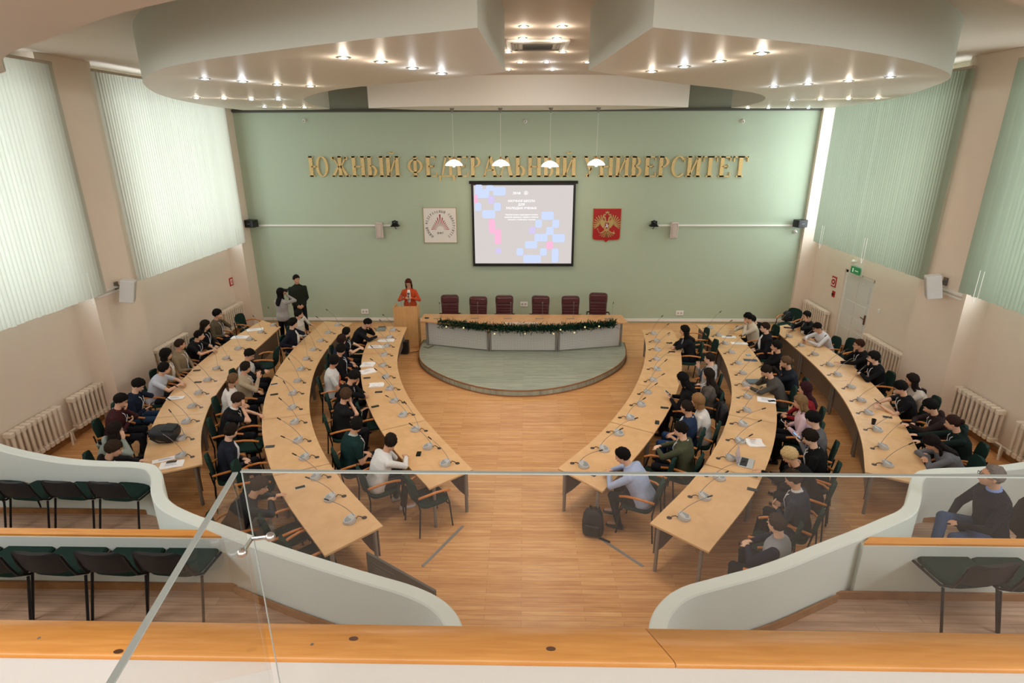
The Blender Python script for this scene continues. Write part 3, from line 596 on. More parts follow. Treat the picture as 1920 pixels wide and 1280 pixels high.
# radiators
def radiator(s, y0, y1, label, drop=True, z0=.2, z1=.86):
    t = thing('radiator', (s*8.8, (y0+y1)/2, 0), 0, label, 'radiator', 'cast iron radiators under the windows')
    L = y1-y0; n = max(4, round(L/.115)); b = MB()
    for k in range(n):
        y = -L/2+L*(k+.5)/n
        b.rbox(-.07, -.03, y-.028, y+.028, z0+.05, z1-.05, .012, None, 2); b.rbox(.03, .07, y-.028, y+.028, z0+.05, z1-.05, .012, None, 2)
        b.rbox(-.08, .08, y-.046, y+.046, z1-.09, z1, .02, None, 2); b.rbox(-.08, .08, y-.046, y+.046, z0, z0+.09, .02, None, 2)
    b.build('sections', M_RAD, t)
    b = MB(); e = -L/2-.02
    b.tube([(0, e, z0+.04), (0, e-.14, z0+.04), (-s*.06, e-.2, z0-.02), (-s*.08, e-.24, .0)], .02); b.build('pipe', M_RAD, t); b = MB()
    b.tube([(0, -e, z0+.04), (0, -e+.12, z0+.04), (0, -e+.14, .0)], .02); b.build('pipe', M_RAD, t)
    return t
radiator(-1, 8.55, 9.72, 'cream cast iron radiator on the left wall, nearest the balcony')
radiator(-1, 9.98, 11.08-.15, 'cream cast iron radiator on the left wall, second from the balcony')
radiator(-1, 12.7, 14.1, 'cream cast iron radiator behind the seated people at the left wall, third from the balcony')
radiator(-1, 16.0, 17.3, 'cream cast iron radiator on the left wall, beside the green wall')
radiator(-1, 7.1, 8.0, 'end of a cream radiator cut by the left edge of the picture')
radiator(1, 9.7, 10.9, 'cream cast iron radiator on the right wall with stub pipes at its near end')
radiator(1, 8.2, 9.35, 'cream cast iron radiator at the right edge, nearest the balcony')
radiator(1, 12.6, 14.25, 'cream cast iron radiator on the right wall, between white door and pier')
radiator(1, 16.15, 17.55, 'cream cast iron radiator in the far right corner beside the door')

# ------------------------------------------------------------------ stage
def arc_pts(n=40):
    P = [(-2.87, 15.6), (-2.86, 14.8), (-2.72, 14.05), (-2.46, 13.55), (-2.1, 13.1), (-1.66, 12.68), (-1.0, 12.25), (-.35, 12.08), (.28, 12.1), (.9, 12.3), (1.53, 12.68), (2.0, 13.15), (2.4, 13.65), (2.68, 14.2), (2.82, 14.8), (2.86, 15.45)]
    return smooth_poly(P, 2)
S_ = arc_pts(); t = thing('stage_platform', (0, 0, 0), 0, 'low round-fronted stage covered in grey green laminate', 'stage')
foot = S_+[(2.7, 15.6), (2.7, 15.9), (-2.7, 15.9)]
b = MB(); b.prism(foot, .0, .145); b.build('side_facing', M_STAGE, t, angle=20)
b = MB(); b.prism(foot, .145, .15); b.build('deck', M_STAGE, t, smooth=False)
b = MB(); b.tube([(x, y, .145) for x, y in S_], .016, 6); b.build('upper_edge_trim', mat('brown edge trim', '8a5a34', rough=.5), t)
b = MB(); b.tube([(x*1.004, y-.012, .012) for x, y in S_], .014, 6); b.build('lower_edge_trim', mat('brown edge trim', '8a5a34', rough=.5), t)
# lectern
t = thing('lectern', (-3.27, 15.62, 0), math.radians(2), 'tall beech veneer lectern beside the head table', 'lectern')
b = MB(); b.box(-.35, .31, -.3, -.28, 0, 1.2); b.build('front_panel', M_LECT, t, smooth=False)
b = MB(); b.box(-.35, -.33, -.28, .2, 0, 1.2); b.build('side_panel', M_LECT, t, smooth=False)
b = MB(); b.box(.29, .31, -.28, .2, 0, 1.2); b.build('side_panel', M_LECT, t, smooth=False)
b = MB(); b.box(-.33, .29, -.28, .2, 1.08, 1.1); b.build('top', M_LECT, t, smooth=False)
for x in (-.12, .1):
    q = thing('lectern_microphone', (-3.27+x, 15.45, 1.10), 0, 'thin gooseneck microphone on the lectern, %s hand one' % ('left' if x < 0 else 'right'), 'microphone')
    b = MB(); b.lathe([(.03, 0), (.03, .01), (.01, .015)], 12); b.build('base', M_BLACK, q); b = MB(); b.tube([(0, 0, .01), (-.01, .0, .25), (.0, .06, .42)], .005, 6); b.build('gooseneck', M_STEEL, q); b = MB(); b.cap((0, .06, .42), (0, .09, .46), .011, .011, 8); b.build('microphone_head', M_BLACK, q)
b = MB(); b.rbox(-.11, .11, -.02, .02, 0, .03, .005); tag(b.build('red_folder', mat('red card', 'a33228')), 'flat red folder on top of the lectern', 'folder').location = (-3.47, 15.5, 1.10)

# head table
t = thing('head_table', (0, 0, .15), 0, 'long beech head table with perforated grey fronts on the stage', 'table')
top = [(-2.83, 15.72), (2.78, 15.68), (2.84, 14.98), (2.0, 14.78), (.95, 14.52), (0, 14.46), (-.9, 14.5), (-2.0, 14.82), (-2.83, 15.06)]
b = MB(); b.prism(top, .72, .75); b.build('tabletop', wood_mat('head table beech', 'd3a170', 'c79363', (1, 1, 1), .18, 5, .6), t, angle=25)
def perf_mat():
    m = bpy.data.materials.new('perforated grey metal'); m.use_nodes = True; nt = m.node_tree; bs = nt.nodes['Principled BSDF']
    tc = nt.nodes.new('ShaderNodeTexCoord'); v = nt.nodes.new('ShaderNodeTexVoronoi'); v.inputs['Scale'].default_value = 26; v.inputs['Randomness'].default_value = 0
    r = nt.nodes.new('ShaderNodeValToRGB'); r.color_ramp.elements[0].position = .22; r.color_ramp.elements[1].position = .3; r.color_ramp.elements[0].color = (*lin('8b8985'), 1); r.color_ramp.elements[1].color = (*lin('cbc9c3'), 1)
    sx_ = nt.nodes.new('ShaderNodeSeparateXYZ'); cx_ = nt.nodes.new('ShaderNodeCombineXYZ'); v.voronoi_dimensions = '2D'; nt.links.new(tc.outputs['Object'], sx_.inputs[0]); nt.links.new(sx_.outputs[0], cx_.inputs[0]); nt.links.new(sx_.outputs[2], cx_.inputs[1]); nt.links.new(cx_.outputs[0], v.inputs['Vector']); nt.links.new(v.outputs['Distance'], r.inputs[0]); nt.links.new(r.outputs[0], bs.inputs['Base Color']); bs.inputs['Roughness'].default_value = .5; bs.inputs['Metallic'].default_value = .2; return m
M_PERF = perf_mat()
front = [(-2.66, 15.62), (-.93, 15.02), (.93, 15.0), (2.68, 15.56)]
front = [(-2.68, 15.2), (-.92, 14.72), (.93, 14.72), (2.7, 15.14)]
for i in range(3):
    a, c = Vector(front[i]), Vector(front[i+1]); d_ = (c-a).normalized(); L = (c-a).length
    Mx = Matrix.Translation((a.x, a.y, 0))@Matrix.Rotation(math.atan2(d_.y, d_.x), 4, 'Z')
    b = MB(); b.box(.05, L-.05, -.01, .01, .03, .70); o = b.build('front_panel', M_PERF, t, smooth=False); o.location = (a.x, a.y, 0); o.rotation_euler.z = math.atan2(d_.y, d_.x)
for i, (x, y) in enumerate(front):
    for dx in ((-.035, .035) if 0 < i < 3 else (0,)):
        b = MB(); b.rbox(x+dx-.028, x+dx+.028, y-.028, y+.028, 0, .72, .01); b.build('leg', M_STEEL, t)
    b = MB(); b.rbox(x-.03, x+.03, 15.55, 15.61, 0, .72, .01); b.build('leg', M_STEEL, t)
for i, u in enumerate((825, 896, 958, 1017, 1075, 1147)):
    p = at(u, 597.5, .9); q = thing('table_microphone', (p.x, p.y, .9), 0, 'thin upright gooseneck microphone on the head table, %s from the left' % ORD[i], 'microphone', 'microphones on the head table')
    b = MB(); b.rbox(-.2 if i else -.18, .03, -.03, .03, 0, .018, .01); b.build('base', mat('translucent grey plastic', '9a8d80', rough=.2), q)
    b = MB(); b.tube([(0, 0, .01), (0, 0, .3), (.02 if i == 5 else 0, .01, .43)], .0045, 6); b.build('gooseneck', M_STEEL, q)
    b = MB(); b.cap((.02 if i == 5 else 0, .01, .43), (.03 if i == 5 else 0, .015, .47), .01, .01, 8); b.build('microphone_head', M_BLACK if i in (0, 5) else M_STEEL, q)
b = MB(); b.rbox(-.06, .06, -.04, .04, 0, .02, .01); tag(b.build('remote_box', M_BLACK), 'small black box on the left end of the head table', 'box').location = (-2.68, 15.3, .9)
b = MB(); b.box(-.45, .45, -.1, .1, 0, .004); tag(b.build('name_strip', mat('grey paper', 'b9a795')), 'long pale strip of paper on the middle of the head table', 'paper').location = (-.05, 14.85, .9)
# garland: leaves and lights on the front edge of the table
t = thing('fir_garland', (0, 0, .9), 0, 'dark green fir garland with golden baubles along the head table edge', 'garland')
gl = [(-2.3, 15.0), (-1.95, 14.86), (-.95, 14.56), (0, 14.46), (.95, 14.54), (1.95, 14.8), (2.5, 14.93)]; rg = random.Random(3); b = MB()
def along(P, s):
    d = [(Vector(P[i+1])-Vector(P[i])).length for i in range(len(P)-1)]; s *= sum(d)
    for i, l in enumerate(d):
        if s <= l: return Vector(P[i]).lerp(Vector(P[i+1]), s/l)
        s -= l
    return Vector(P[-1])
for i in range(5200):
    p = along(gl, rg.random()); a, e = rg.uniform(0, 2*PI), rg.uniform(-.9, 1.2); L = rg.uniform(.06, .13)
    d = Vector((math.cos(a)*math.cos(e), math.sin(a)*math.cos(e), math.sin(e))); c = Vector((p.x+rg.uniform(-.02, .02), p.y-.03+rg.gauss(0, .045), -.015+rg.gauss(0, .042)))
    sd = d.cross(Vector((rg.uniform(-1, 1), rg.uniform(-1, 1), 1))).normalized()*.011
    b.add([c-sd, c+sd, c+d*L+sd*.3, c+d*L-sd*.3], [(0, 1, 2, 3)])
tag(b.build('needles', mat('fir green', '173425', rough=.9, noise=.3, scale=30, spec=.05), t, smooth=False, fix=False), kind=None)
b = MB(); b.tube([(along(gl, i/60).x, along(gl, i/60).y-.03, -.02+.03*math.sin(i*1.3)) for i in range(61)], .012, 5); b.build('wire', mat('dark garland wire', '22301f'), t)
for i, (u, v) in enumerate([(837, 612), (870, 612), (928, 620), (985, 620), (1037, 620), (1050, 613), (1076, 620), (1096, 611), (1123, 611)]):
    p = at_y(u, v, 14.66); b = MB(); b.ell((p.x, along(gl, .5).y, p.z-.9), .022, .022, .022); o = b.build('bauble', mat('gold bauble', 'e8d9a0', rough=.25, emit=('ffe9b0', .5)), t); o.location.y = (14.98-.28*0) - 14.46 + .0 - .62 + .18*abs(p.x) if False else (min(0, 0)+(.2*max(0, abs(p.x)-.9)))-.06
b = MB()
for j in range(5):
    s0 = .06+j*.19; b.tube([(along(gl, s0+q*.012).x, along(gl, s0+q*.012).y-.08, -.02-.07*math.sin(q*PI/8)) for q in range(9)], .005, 5)
b.build('gold_ribbon', mat('gold ribbon', 'a38b4e', rough=.4), t)
# burgundy chairs
def exec_chair():
    t = thing('executive_chair', (0, 0, 0), 0, '', 'chair', 'burgundy chairs behind the head table')
    b = MB(); b.rbox(-.25, .25, -.24, .26, .46, .56, .08); b.build('seat', M_BURG, t)
    b = MB(); R_ = []
    for z, w, dd in ((.55, .22, .0), (.62, .245, .0), (.85, .25, .015), (1.0, .255, .03), (1.08, .265, .045), (1.2, .262, .06), (1.25, .235, .065), (1.262, .2, .066)):
        R_.append([Vector((x*w, .22+dd+y, z)) for x, y in ((-1, 0), (-.9, -.045), (0, -.055), (.9, -.045), (1, 0), (.9, .05), (0, .06), (-.9, .05))])
    b.rings(R_); b.build('backrest', M_BURG, t)
    b = MB()
    for z in (.64, .72, .80, .88, .96): b.rbox(-.22, .22, .158+(z-.6)*.05, .19+(z-.6)*.05, z-.034, z+.034, .015)
    b.build('padding_rib', M_BURG, t)
    b = MB(); b.rbox(-.235, .235, .17, .29, 1.04, 1.23, .05); b.build('headrest', M_BURG, t)
    for s in (-1, 1):
        b = MB(); b.tube([(s*.24, .2, .72), (s*.31, .12, .74), (s*.32, -.12, .73), (s*.3, -.2, .66), (s*.26, -.2, .52)], .02, 8); b.build('armrest', mat('dark wood arm', '3a201a', rough=.3), t)
    b = MB(); b.tube([(0, 0, .46), (0, 0, .1)], .03, 10); b.build('gas_column', M_BLACKM, t)
    for k in range(5):
        a = 2*PI*k/5; b = MB(); b.tube([(0, 0, .11), (.3*math.cos(a), .3*math.sin(a), .07)], .022, 8); b.ell((.3*math.cos(a), .3*math.sin(a), .033), .03, .03, .033); b.build('leg', M_BLACKM, t)
    return t
e0 = exec_chair(); first = True
for i, (u, v, rz) in enumerate([(844, 553, .05), (896, 556, -.03), (946, 554, .02), (1012, 554.5, -.1), (1070, 555, .0), (1119, 549, -.08)]):
    p = at(u, v, 1.262); o = e0 if first else dup(e0, (0, 0, 0)); first = False
    o.location = (p.x, p.y-.28, 0 if i < 5 else 0.0); o.rotation_euler.z = rz
    if i == 5: o.location = (2.2, 16.3, .07); o.scale = (1.03, 1.03, 1.03); o.location.z = 0
    o['label'] = 'high-backed burgundy leather chair behind the head table, %s from the left' % ORD[i]

# ------------------------------------------------------------------ curved rows of conference tables
def poly3(P, y):
    """x on the polyline edge curve at depth y (points listed from far to near)"""
    for i in range(len(P)-1):
        if P[i][1] >= y >= P[i+1][1]:
            t_ = (P[i][1]-y)/(P[i][1]-P[i+1][1]); a, c = P[i][0], P[i+1][0]
            p0 = P[i-1][0] if i else 2*a-c; p3 = P[i+2][0] if i+2 < len(P) else 2*c-a
            return .5*((2*a)+(-p0+c)*t_+(2*p0-5*a+4*c-p3)*t_*t_+(-p0+3*a-3*c+p3)*t_**3)
    return P[0][0] if y > P[0][1] else P[-1][0]+(y-P[-1][1])*(P[-1][0]-P[-2][0])/(P[-1][1]-P[-2][1])
ROWS = {
'L1': dict(i=[(-3.18, 14.95), (-3.12, 14.05), (-3.03, 13.15), (-2.88, 12.25), (-2.63, 11.36), (-2.29, 10.46), (-1.85, 9.56), (-1.33, 8.66), (-0.77, 7.76)], o=[(-4.01, 15.04), (-3.97, 14.06), (-3.87, 13.09), (-3.68, 12.11), (-3.4, 11.13), (-3.04, 10.16), (-2.58, 9.18), (-2.03, 8.21), (-1.36, 7.23)],
  ci=[14.95, 12.87, 11.09, 9.41, 7.76], co=[15.04, 12.85, 10.95, 9.0, 7.23], nm='left inner table row'),
'R1': dict(i=[(3.19, 14.79), (3.11, 13.92), (2.95, 13.05), (2.73, 12.18), (2.44, 11.3), (2.1, 10.43), (1.68, 9.56), (1.18, 8.69), (0.56, 7.82)], o=[(4.01, 14.8), (3.92, 13.85), (3.76, 12.9), (3.53, 11.95), (3.22, 11.0), (2.83, 10.05), (2.36, 9.1), (1.81, 8.15), (1.17, 7.2)],
  ci=[14.79, 12.87, 11.09, 9.39, 7.82], co=[14.8, 12.82, 10.88, 8.97, 7.2], nm='right inner table row'),
'L2': dict(i=[(-4.79, 15.3), (-4.84, 14.18), (-4.79, 13.07), (-4.65, 11.95), (-4.38, 10.83), (-4.0, 9.71), (-3.46, 8.59), (-2.75, 7.48), (-1.84, 6.36)], o=[(-5.62, 15.47), (-5.66, 14.26), (-5.62, 13.04), (-5.47, 11.83), (-5.2, 10.62), (-4.78, 9.41), (-4.19, 8.2), (-3.41, 6.98), (-2.42, 5.77)],
  ci=[15.3, 13.5, 11.92, 9.63, 7.89, 6.36], co=[15.47, 13.5, 11.69, 9.38, 7.53, 5.77], nm='left middle table row'),
'R2': dict(i=[(4.77, 15.28), (4.8, 14.18), (4.73, 13.08), (4.55, 11.98), (4.27, 10.88), (3.85, 9.78), (3.3, 8.68), (2.6, 7.58), (1.71, 6.48)], o=[(5.54, 15.29), (5.59, 14.12), (5.52, 12.95), (5.33, 11.78), (5.02, 10.61), (4.59, 9.43), (4.01, 8.26), (3.27, 7.09), (2.32, 5.92)],
  ci=[15.28, 13.41, 11.4, 9.72, 7.97, 6.48], co=[15.29, 13.38, 11.32, 9.37, 7.54, 5.92], nm='right middle table row'),
'L3': dict(i=[(-6.66, 14.94), (-6.6, 14.05), (-6.55, 13.17), (-6.48, 12.28), (-6.36, 11.39), (-6.18, 10.51), (-5.92, 9.62), (-5.55, 8.74), (-5.05, 7.85)], o=[(-7.43, 15.55), (-7.5, 14.63), (-7.52, 13.71), (-7.49, 12.8), (-7.4, 11.88), (-7.23, 10.96), (-6.98, 10.05), (-6.64, 9.13), (-6.2, 8.21), (-5.8, 7.45)],
  ci=[14.94, 13.3, 11.55, 9.64, 7.85], co=[15.55, 13.4, 11.48, 9.43, 7.45], nm='left wall table row'),
'R3': dict(i=[(6.78, 15.07), (6.71, 14.16), (6.66, 13.25), (6.6, 12.34), (6.49, 11.43), (6.32, 10.52), (6.06, 9.61), (5.71, 8.7), (5.26, 7.79)], o=[(7.29, 15.31), (7.38, 14.39), (7.44, 13.47), (7.44, 12.55), (7.36, 11.62), (7.2, 10.7), (6.95, 9.78), (6.64, 8.86), (6.28, 7.94), (5.98, 7.4)],
  ci=[15.07, 13.2, 11.34, 9.6, 7.79], co=[15.31, 13.3, 11.38, 9.35, 7.4], nm='right wall table row')}
TZ = .75
for key, R in ROWS.items():
    n = len(R['ci'])-1; sg = -1 if key[0] == 'L' else 1
    for k in range(n):
        yi0, yi1, yo0, yo1 = R['ci'][k], R['ci'][k+1], R['co'][k], R['co'][k+1]
        g = -.0045
        Pi = [(poly3(R['i'], y), y) for y in np.linspace(yi0-g, yi1+g, 9)]; Po = [(poly3(R['o'], y), y) for y in np.linspace(yo0-g, yo1+g, 9)]
        where = 'far end' if k == 0 else 'near end' if k == n-1 else '%s section from the far end' % ORD[k]
        t = thing('conference_table', (0, 0, 0), 0, 'curved beech conference table, %s of the %s' % (where, R['nm']), 'table', 'curved tables of the '+R['nm'])
        b = MB(); b.prism(Pi+Po[::-1], TZ-.026, TZ); b.build('tabletop', M_BEECH, t, angle=25)
        # modesty board set in from the stage side edge
        ins = [(x*.86+poly3(R['o'], yo0+(y-yi0)/(yi1-yi0)*(yo1-yo0))*.14, y) for x, y in Pi[:]]
        ins[0] = (ins[0][0], ins[0][1]-.05); ins[-1] = (ins[-1][0], ins[-1][1]+.05)
        b = MB(); b.rings([[Vector((x, y, .22)) for x, y in ins]+[Vector((x+sg*.018, y, .22)) for x, y in ins[::-1]], [Vector((x, y, .724)) for x, y in ins]+[Vector((x+sg*.018, y, .724)) for x, y in ins[::-1]]]); b.build('modesty_panel', M_PANEL, t, angle=25)
        for yy, f in ((0, .06), (1, -.06)):
            A, B = (Vector(Pi[0]), Vector(Po[0])) if yy == 0 else (Vector(Pi[-1]), Vector(Po[-1]))
            q = (Vector(Pi[4])+Vector(Po[4]))/2-(A+B)/2; q.normalize()
            for h in (.13, .87):
                c = A.lerp(B, h)+q*.055; b = MB(); b.tube([(c.x, c.y, 0), (c.x, c.y, TZ-.026)], .027, 12); b.build('leg', M_STEEL, t)
            c0, c1 = A.lerp(B, .13)+q*.055, A.lerp(B, .87)+q*.055; b = MB(); b.tube([(c0.x, c0.y, TZ-.05), (c1.x, c1.y, TZ-.05)], .015, 6); b.build('cross_rail', M_STEEL, t)
        R.setdefault('t', []).append(t)
# gooseneck microphones
MIC = {
'L1': [(736.4,617.5),(730,631),(724.7,647),(720,664),(717.7,683.6),(722.8,705.3),(730.8,726.9),(739.2,750.3),(755.6,776.6),(778.8,803.8),(802.5,836.3),(835,867.5)],
'R1': [(1226,624),(1232,638),(1233,654),(1232,672),(1232,691),(1225,711),(1214,734),(1202,757),(1182,782),(1160,811),(1132,841),(1094,871)],
'L2': [(632.5,608),(615,622.5),(601,637.5),(587,654),(574,671),(564,691),(557.5,712.5),(549,736),(547.5,762.5),(552.5,790),(559,824),(571,856),(592.5,892.5),(619,932.5),(656,974)],
'R2': [(1332,613),(1348,627),(1360,642.5),(1372,659),(1385,679),(1393,698),(1398,720),(1402,742.5),(1400.6,767.5),(1393,794),(1387,825.6),(1370,857.5),(1349,894),(1320,930),(1282,968)],
'L3': [(512,608),(489,621),(467.5,635),(446,652),(424,670),(405.6,689),(389,710.6),(372,735),(360,760),(349,789),(340,820),(339,852.5)],
'R3': [(1456,615),(1480,629),(1503,646),(1528,662.5),(1556,682.5),(1571,701),(1596,724),(1615,749),(1629,772.5),(1645,804),(1656,836),(1664,869)]}
def mic_proto(tip, plug=True):
    t = thing('desk_microphone', (0, 0, 0), 0, '', 'microphone')     # local +x points to the sitter
    b = MB(); R_ = []
    for z, q in ((0, .97), (.006, 1), (.6, 1), (1, .93)):
        R_.append([Vector((.092*q*math.cos(a)*(1 if math.cos(a) > 0 else .86), .085*q*math.sin(a), z*(.058-.028*math.cos(a)) if z > .01 else z)) for a in [2*PI*i/20 for i in range(20)]])
    b.rings(R_); b.build('base', M_GREYP, t)
    b = MB(); b.rings([[Vector((.012+.06*math.cos(a), .06*math.sin(a), (.0575-.028*(.012+.06*math.cos(a))/.09)+dz)) for a in [2*PI*i/16 for i in range(16)]] for dz in (-.004, .0015)]); b.build('speaker_grille', M_GRILL, t)
    b = MB(); b.box(.055, .067, -.03, -.018, .03, .043); b.build('button', mat('blue button', '4a6c9a', rough=.3), t)
    b = MB(); p0, p3 = Vector((-.06, 0, .075)), Vector(tip); p1 = p0.lerp(p3, .42)+Vector((-.035, 0, .05)); pts = []
    for i in range(9):
        s = i/8; pts.append(p0*(1-s)**2+p1*2*s*(1-s)+p3*s*s)
    b.tube(pts, .004, 6); b.build('gooseneck', M_STEEL, t)
    d = (pts[-1]-pts[-2]).normalized(); b = MB(); b.cap(pts[-1], pts[-1]+d*.055, .0105, .0105, 8); b.build('microphone_head', M_BLACK, t)
    if plug:
        b = MB(); b.tube([(-.08, .0, .02), (-.11, .01, .045), (-.15, .0, .03), (-.17, 0, .005)], .006, 6); b.build('cable', M_BLACK, t)
    return t
VAR = [mic_proto(tp) for tp in ((.20, .06, .44), (.24, -.02, .42), (.17, .12, .45), (.27, .05, .38))]
used = [False]*4; rm = random.Random(11)
for key, lst in MIC.items():
    R = ROWS[key]; sg = -1 if key[0] == 'L' else 1
    for i, (u, v) in enumerate(lst):
        p = at(u, v, TZ+.03); y = p.y; d = poly3(R['o'], y+.15)-poly3(R['o'], y-.15); T = Vector((d, .3)).normalized(); N = Vector((sg*T.y, -sg*T.x))   # towards the sitter
        ang = math.atan2(N.y, N.x)+sg*math.radians(rm.uniform(5, 40)); vi = rm.randrange(4)
        if used[vi]: o = dup(VAR[vi], (0, 0, 0))
        else: o = VAR[vi]; used[vi] = True
        o.location = (p.x, p.y, TZ); o.rotation_euler = (0, 0, ang); 
        if rm.random() < .5: o.scale.y = -1
        o['label'] = 'grey gooseneck desk microphone on the %s, %s from the far end' % (R['nm'], ORD[i]); o['group'] = 'microphones on the '+R['nm']
        q = p.xy-Vector((math.cos(ang), math.sin(ang)))*.19; g_ = min(range(len(R['ci'])-1), key=lambda k: 0 if R['ci'][k] >= q.y > R['ci'][k+1] else 1)
        b = MB(); b.lathe([(.036, 0), (.036, .003), (.02, .004), (.001, .002)], 14, Matrix.Translation((q.x, q.y, TZ))); b.build('cable_grommet', M_BROWN, R['t'][g_])
# ------------------------------------------------------------------ balcony: parapets, tiers, rails, glass
def curved_wall(nm, path, th, label):
    """path: (x, y, ztop) centre line"""
    pts = [Vector((x, y)) for x, y, z in path]; zs = [z for x, y, z in path]; rings = []
    for i, p in enumerate(pts):
        d = (pts[min(i+1, len(pts)-1)]-pts[max(i-1, 0)]).normalized(); nrm = Vector((-d.y, d.x))*th/2; z = zs[i]; r = .012
        a, c = p+nrm, p-nrm
        a2, c2 = p+nrm*(1-.2), p-nrm*(1-.2)
        rings.append([Vector((a.x, a.y, 0)), Vector((a.x, a.y, z-r)), Vector((a2.x, a2.y, z)), Vector((c2.x, c2.y, z)), Vector((c.x, c.y, z-r)), Vector((c.x, c.y, 0))])
    b = MB(); b.rings(rings); o = b.build(nm, M_MINT, angle=40); return struct(o)
def sm3(P, it=2):
    for _ in range(it):
        q = [P[0]]
        for i in range(len(P)-1):
            a, c = Vector(P[i]), Vector(P[i+1]); q += [a*.75+c*.25, a*.25+c*.75]
        P = q+[P[-1]]
    return [tuple(p) for p in P]
LW = [(-7.0, 6.50, 1.90), (-6.7, 6.46, 1.80), (-6.1, 6.43, 1.68), (-5.6, 6.42, 1.63), (-4.85, 6.42, 1.62), (-4.6, 6.2, 1.64), (-4.38, 5.9, 1.72), (-4.12, 5.5, 1.85), (-3.75, 5.05, 1.98), (-3.35, 4.76, 2.06), (-2.97, 4.56, 2.10), (-2.45, 4.33, 2.10), (-1.96, 4.13, 2.10), (-1.25, 3.87, 2.10), (-.92, 3.76, 2.10), (-.66, 3.62, 2.10), (-.5, 3.42, 2.10), (-.44, 3.1, 2.10), (-.44, 2.4, 2.10), (-.46, 1.8, 2.10)]
RW = [(7.3, 6.7, 1.78), (6.6, 6.52, 1.70), (5.9, 6.43, 1.64), (5.1, 6.42, 1.62), (4.87, 6.25, 1.63), (4.62, 5.9, 1.70), (4.28, 5.45, 1.86), (3.95, 5.05, 1.98), (3.55, 4.76, 2.08), (3.15, 4.54, 2.10), (2.7, 4.33, 2.10), (2.13, 4.05, 2.10), (1.6, 3.87, 2.10), (1.32, 3.77, 2.10), (1.13, 3.6, 2.10), (1.02, 3.4, 2.10), (.98, 3.1, 2.10), (.97, 2.4, 2.10), (.96, 1.8, 2.10)]
curved_wall('wall_parapet_left', sm3(LW), .13, ''); curved_wall('wall_parapet_right', sm3(RW), .13, '')
# tiers
Lin = [(x-.065 if y < 6 else x, y-.06) for x, y, z in sm3(LW)]; Rin = [(x+.065 if y < 6 else x, y-.06) for x, y, z in sm3(RW)]
def tier(nm, P, z0, z1): b = MB(); b.prism(P, z0, z1); struct(b.build(nm, M_FLOOR2, smooth=False))
def clip(P, y0, y1): return [(x, y) for x, y in P if y0 <= y <= y1]
for s, P, W in ((-1, Lin, LW), (1, Rin, RW)):
    nm = 'left' if s < 0 else 'right'
    A = clip(P, 4.40, 7); tier('floor_lower_tier_'+nm, A+[(A[-1][0], 4.40), (s*8.47, 4.40), (s*8.47, A[0][1]), ], 0, .91)
    A = clip(P, 1.78, 4.40); tier('floor_upper_tier_'+nm, [(A[0][0], 4.40)]+A+[(A[-1][0], 1.78), (s*8.47, 1.78), (s*8.47, 4.40)], 0, 1.48)
    xe = -2.76 if s < 0 else 3.12
    b = MB(); b.box(min(s*8.46, xe), max(s*8.46, xe), 4.40, 4.50, .9, 2.065); struct(b.build('wall_tier_'+nm, M_MINT, smooth=False))
    b = MB(); x1 = s*8.46
    b.prism([(xe+s*.0, 4.41), (xe+s*.1, 4.50), (x1, 4.50), (x1, 4.41)], 2.066, 2.088); o = b.build('pine_cap_rail', M_PINE, smooth=False)
    tag(o, 'varnished pine cap board on the low white wall between the %s tiers' % nm, 'cap rail')
    # skirting on the tiers
    q = [(x, y) for x, y in P if 3.2 < y < 4.36]; b = MB()
    b.rings([[Vector((x+s*.0, y, 1.48)), Vector((x, y, 1.56)), Vector((x+s*.02, y-.012, 1.56)), Vector((x+s*.02, y-.012, 1.48))] for x, y in q]+[[Vector((s*8.4, 4.40, 1.48)), Vector((s*8.4, 4.40, 1.56)), Vector((s*8.4, 4.38, 1.56)), Vector((s*8.4, 4.38, 1.48))]][:0])
    e = q[0][0]; b.box(min(e, s*8.4), max(e, s*8.4), 4.375, 4.40, 1.48, 1.56); struct(b.build('baseboard_upper_tier_'+nm, M_SKIRT, smooth=False))
    b = MB(); b.box(min(s*4.95, s*8.4), max(s*4.95, s*8.4), 6.33, 6.36, .91, .98); struct(b.build('baseboard_lower_tier_'+nm, M_SKIRT, smooth=False))
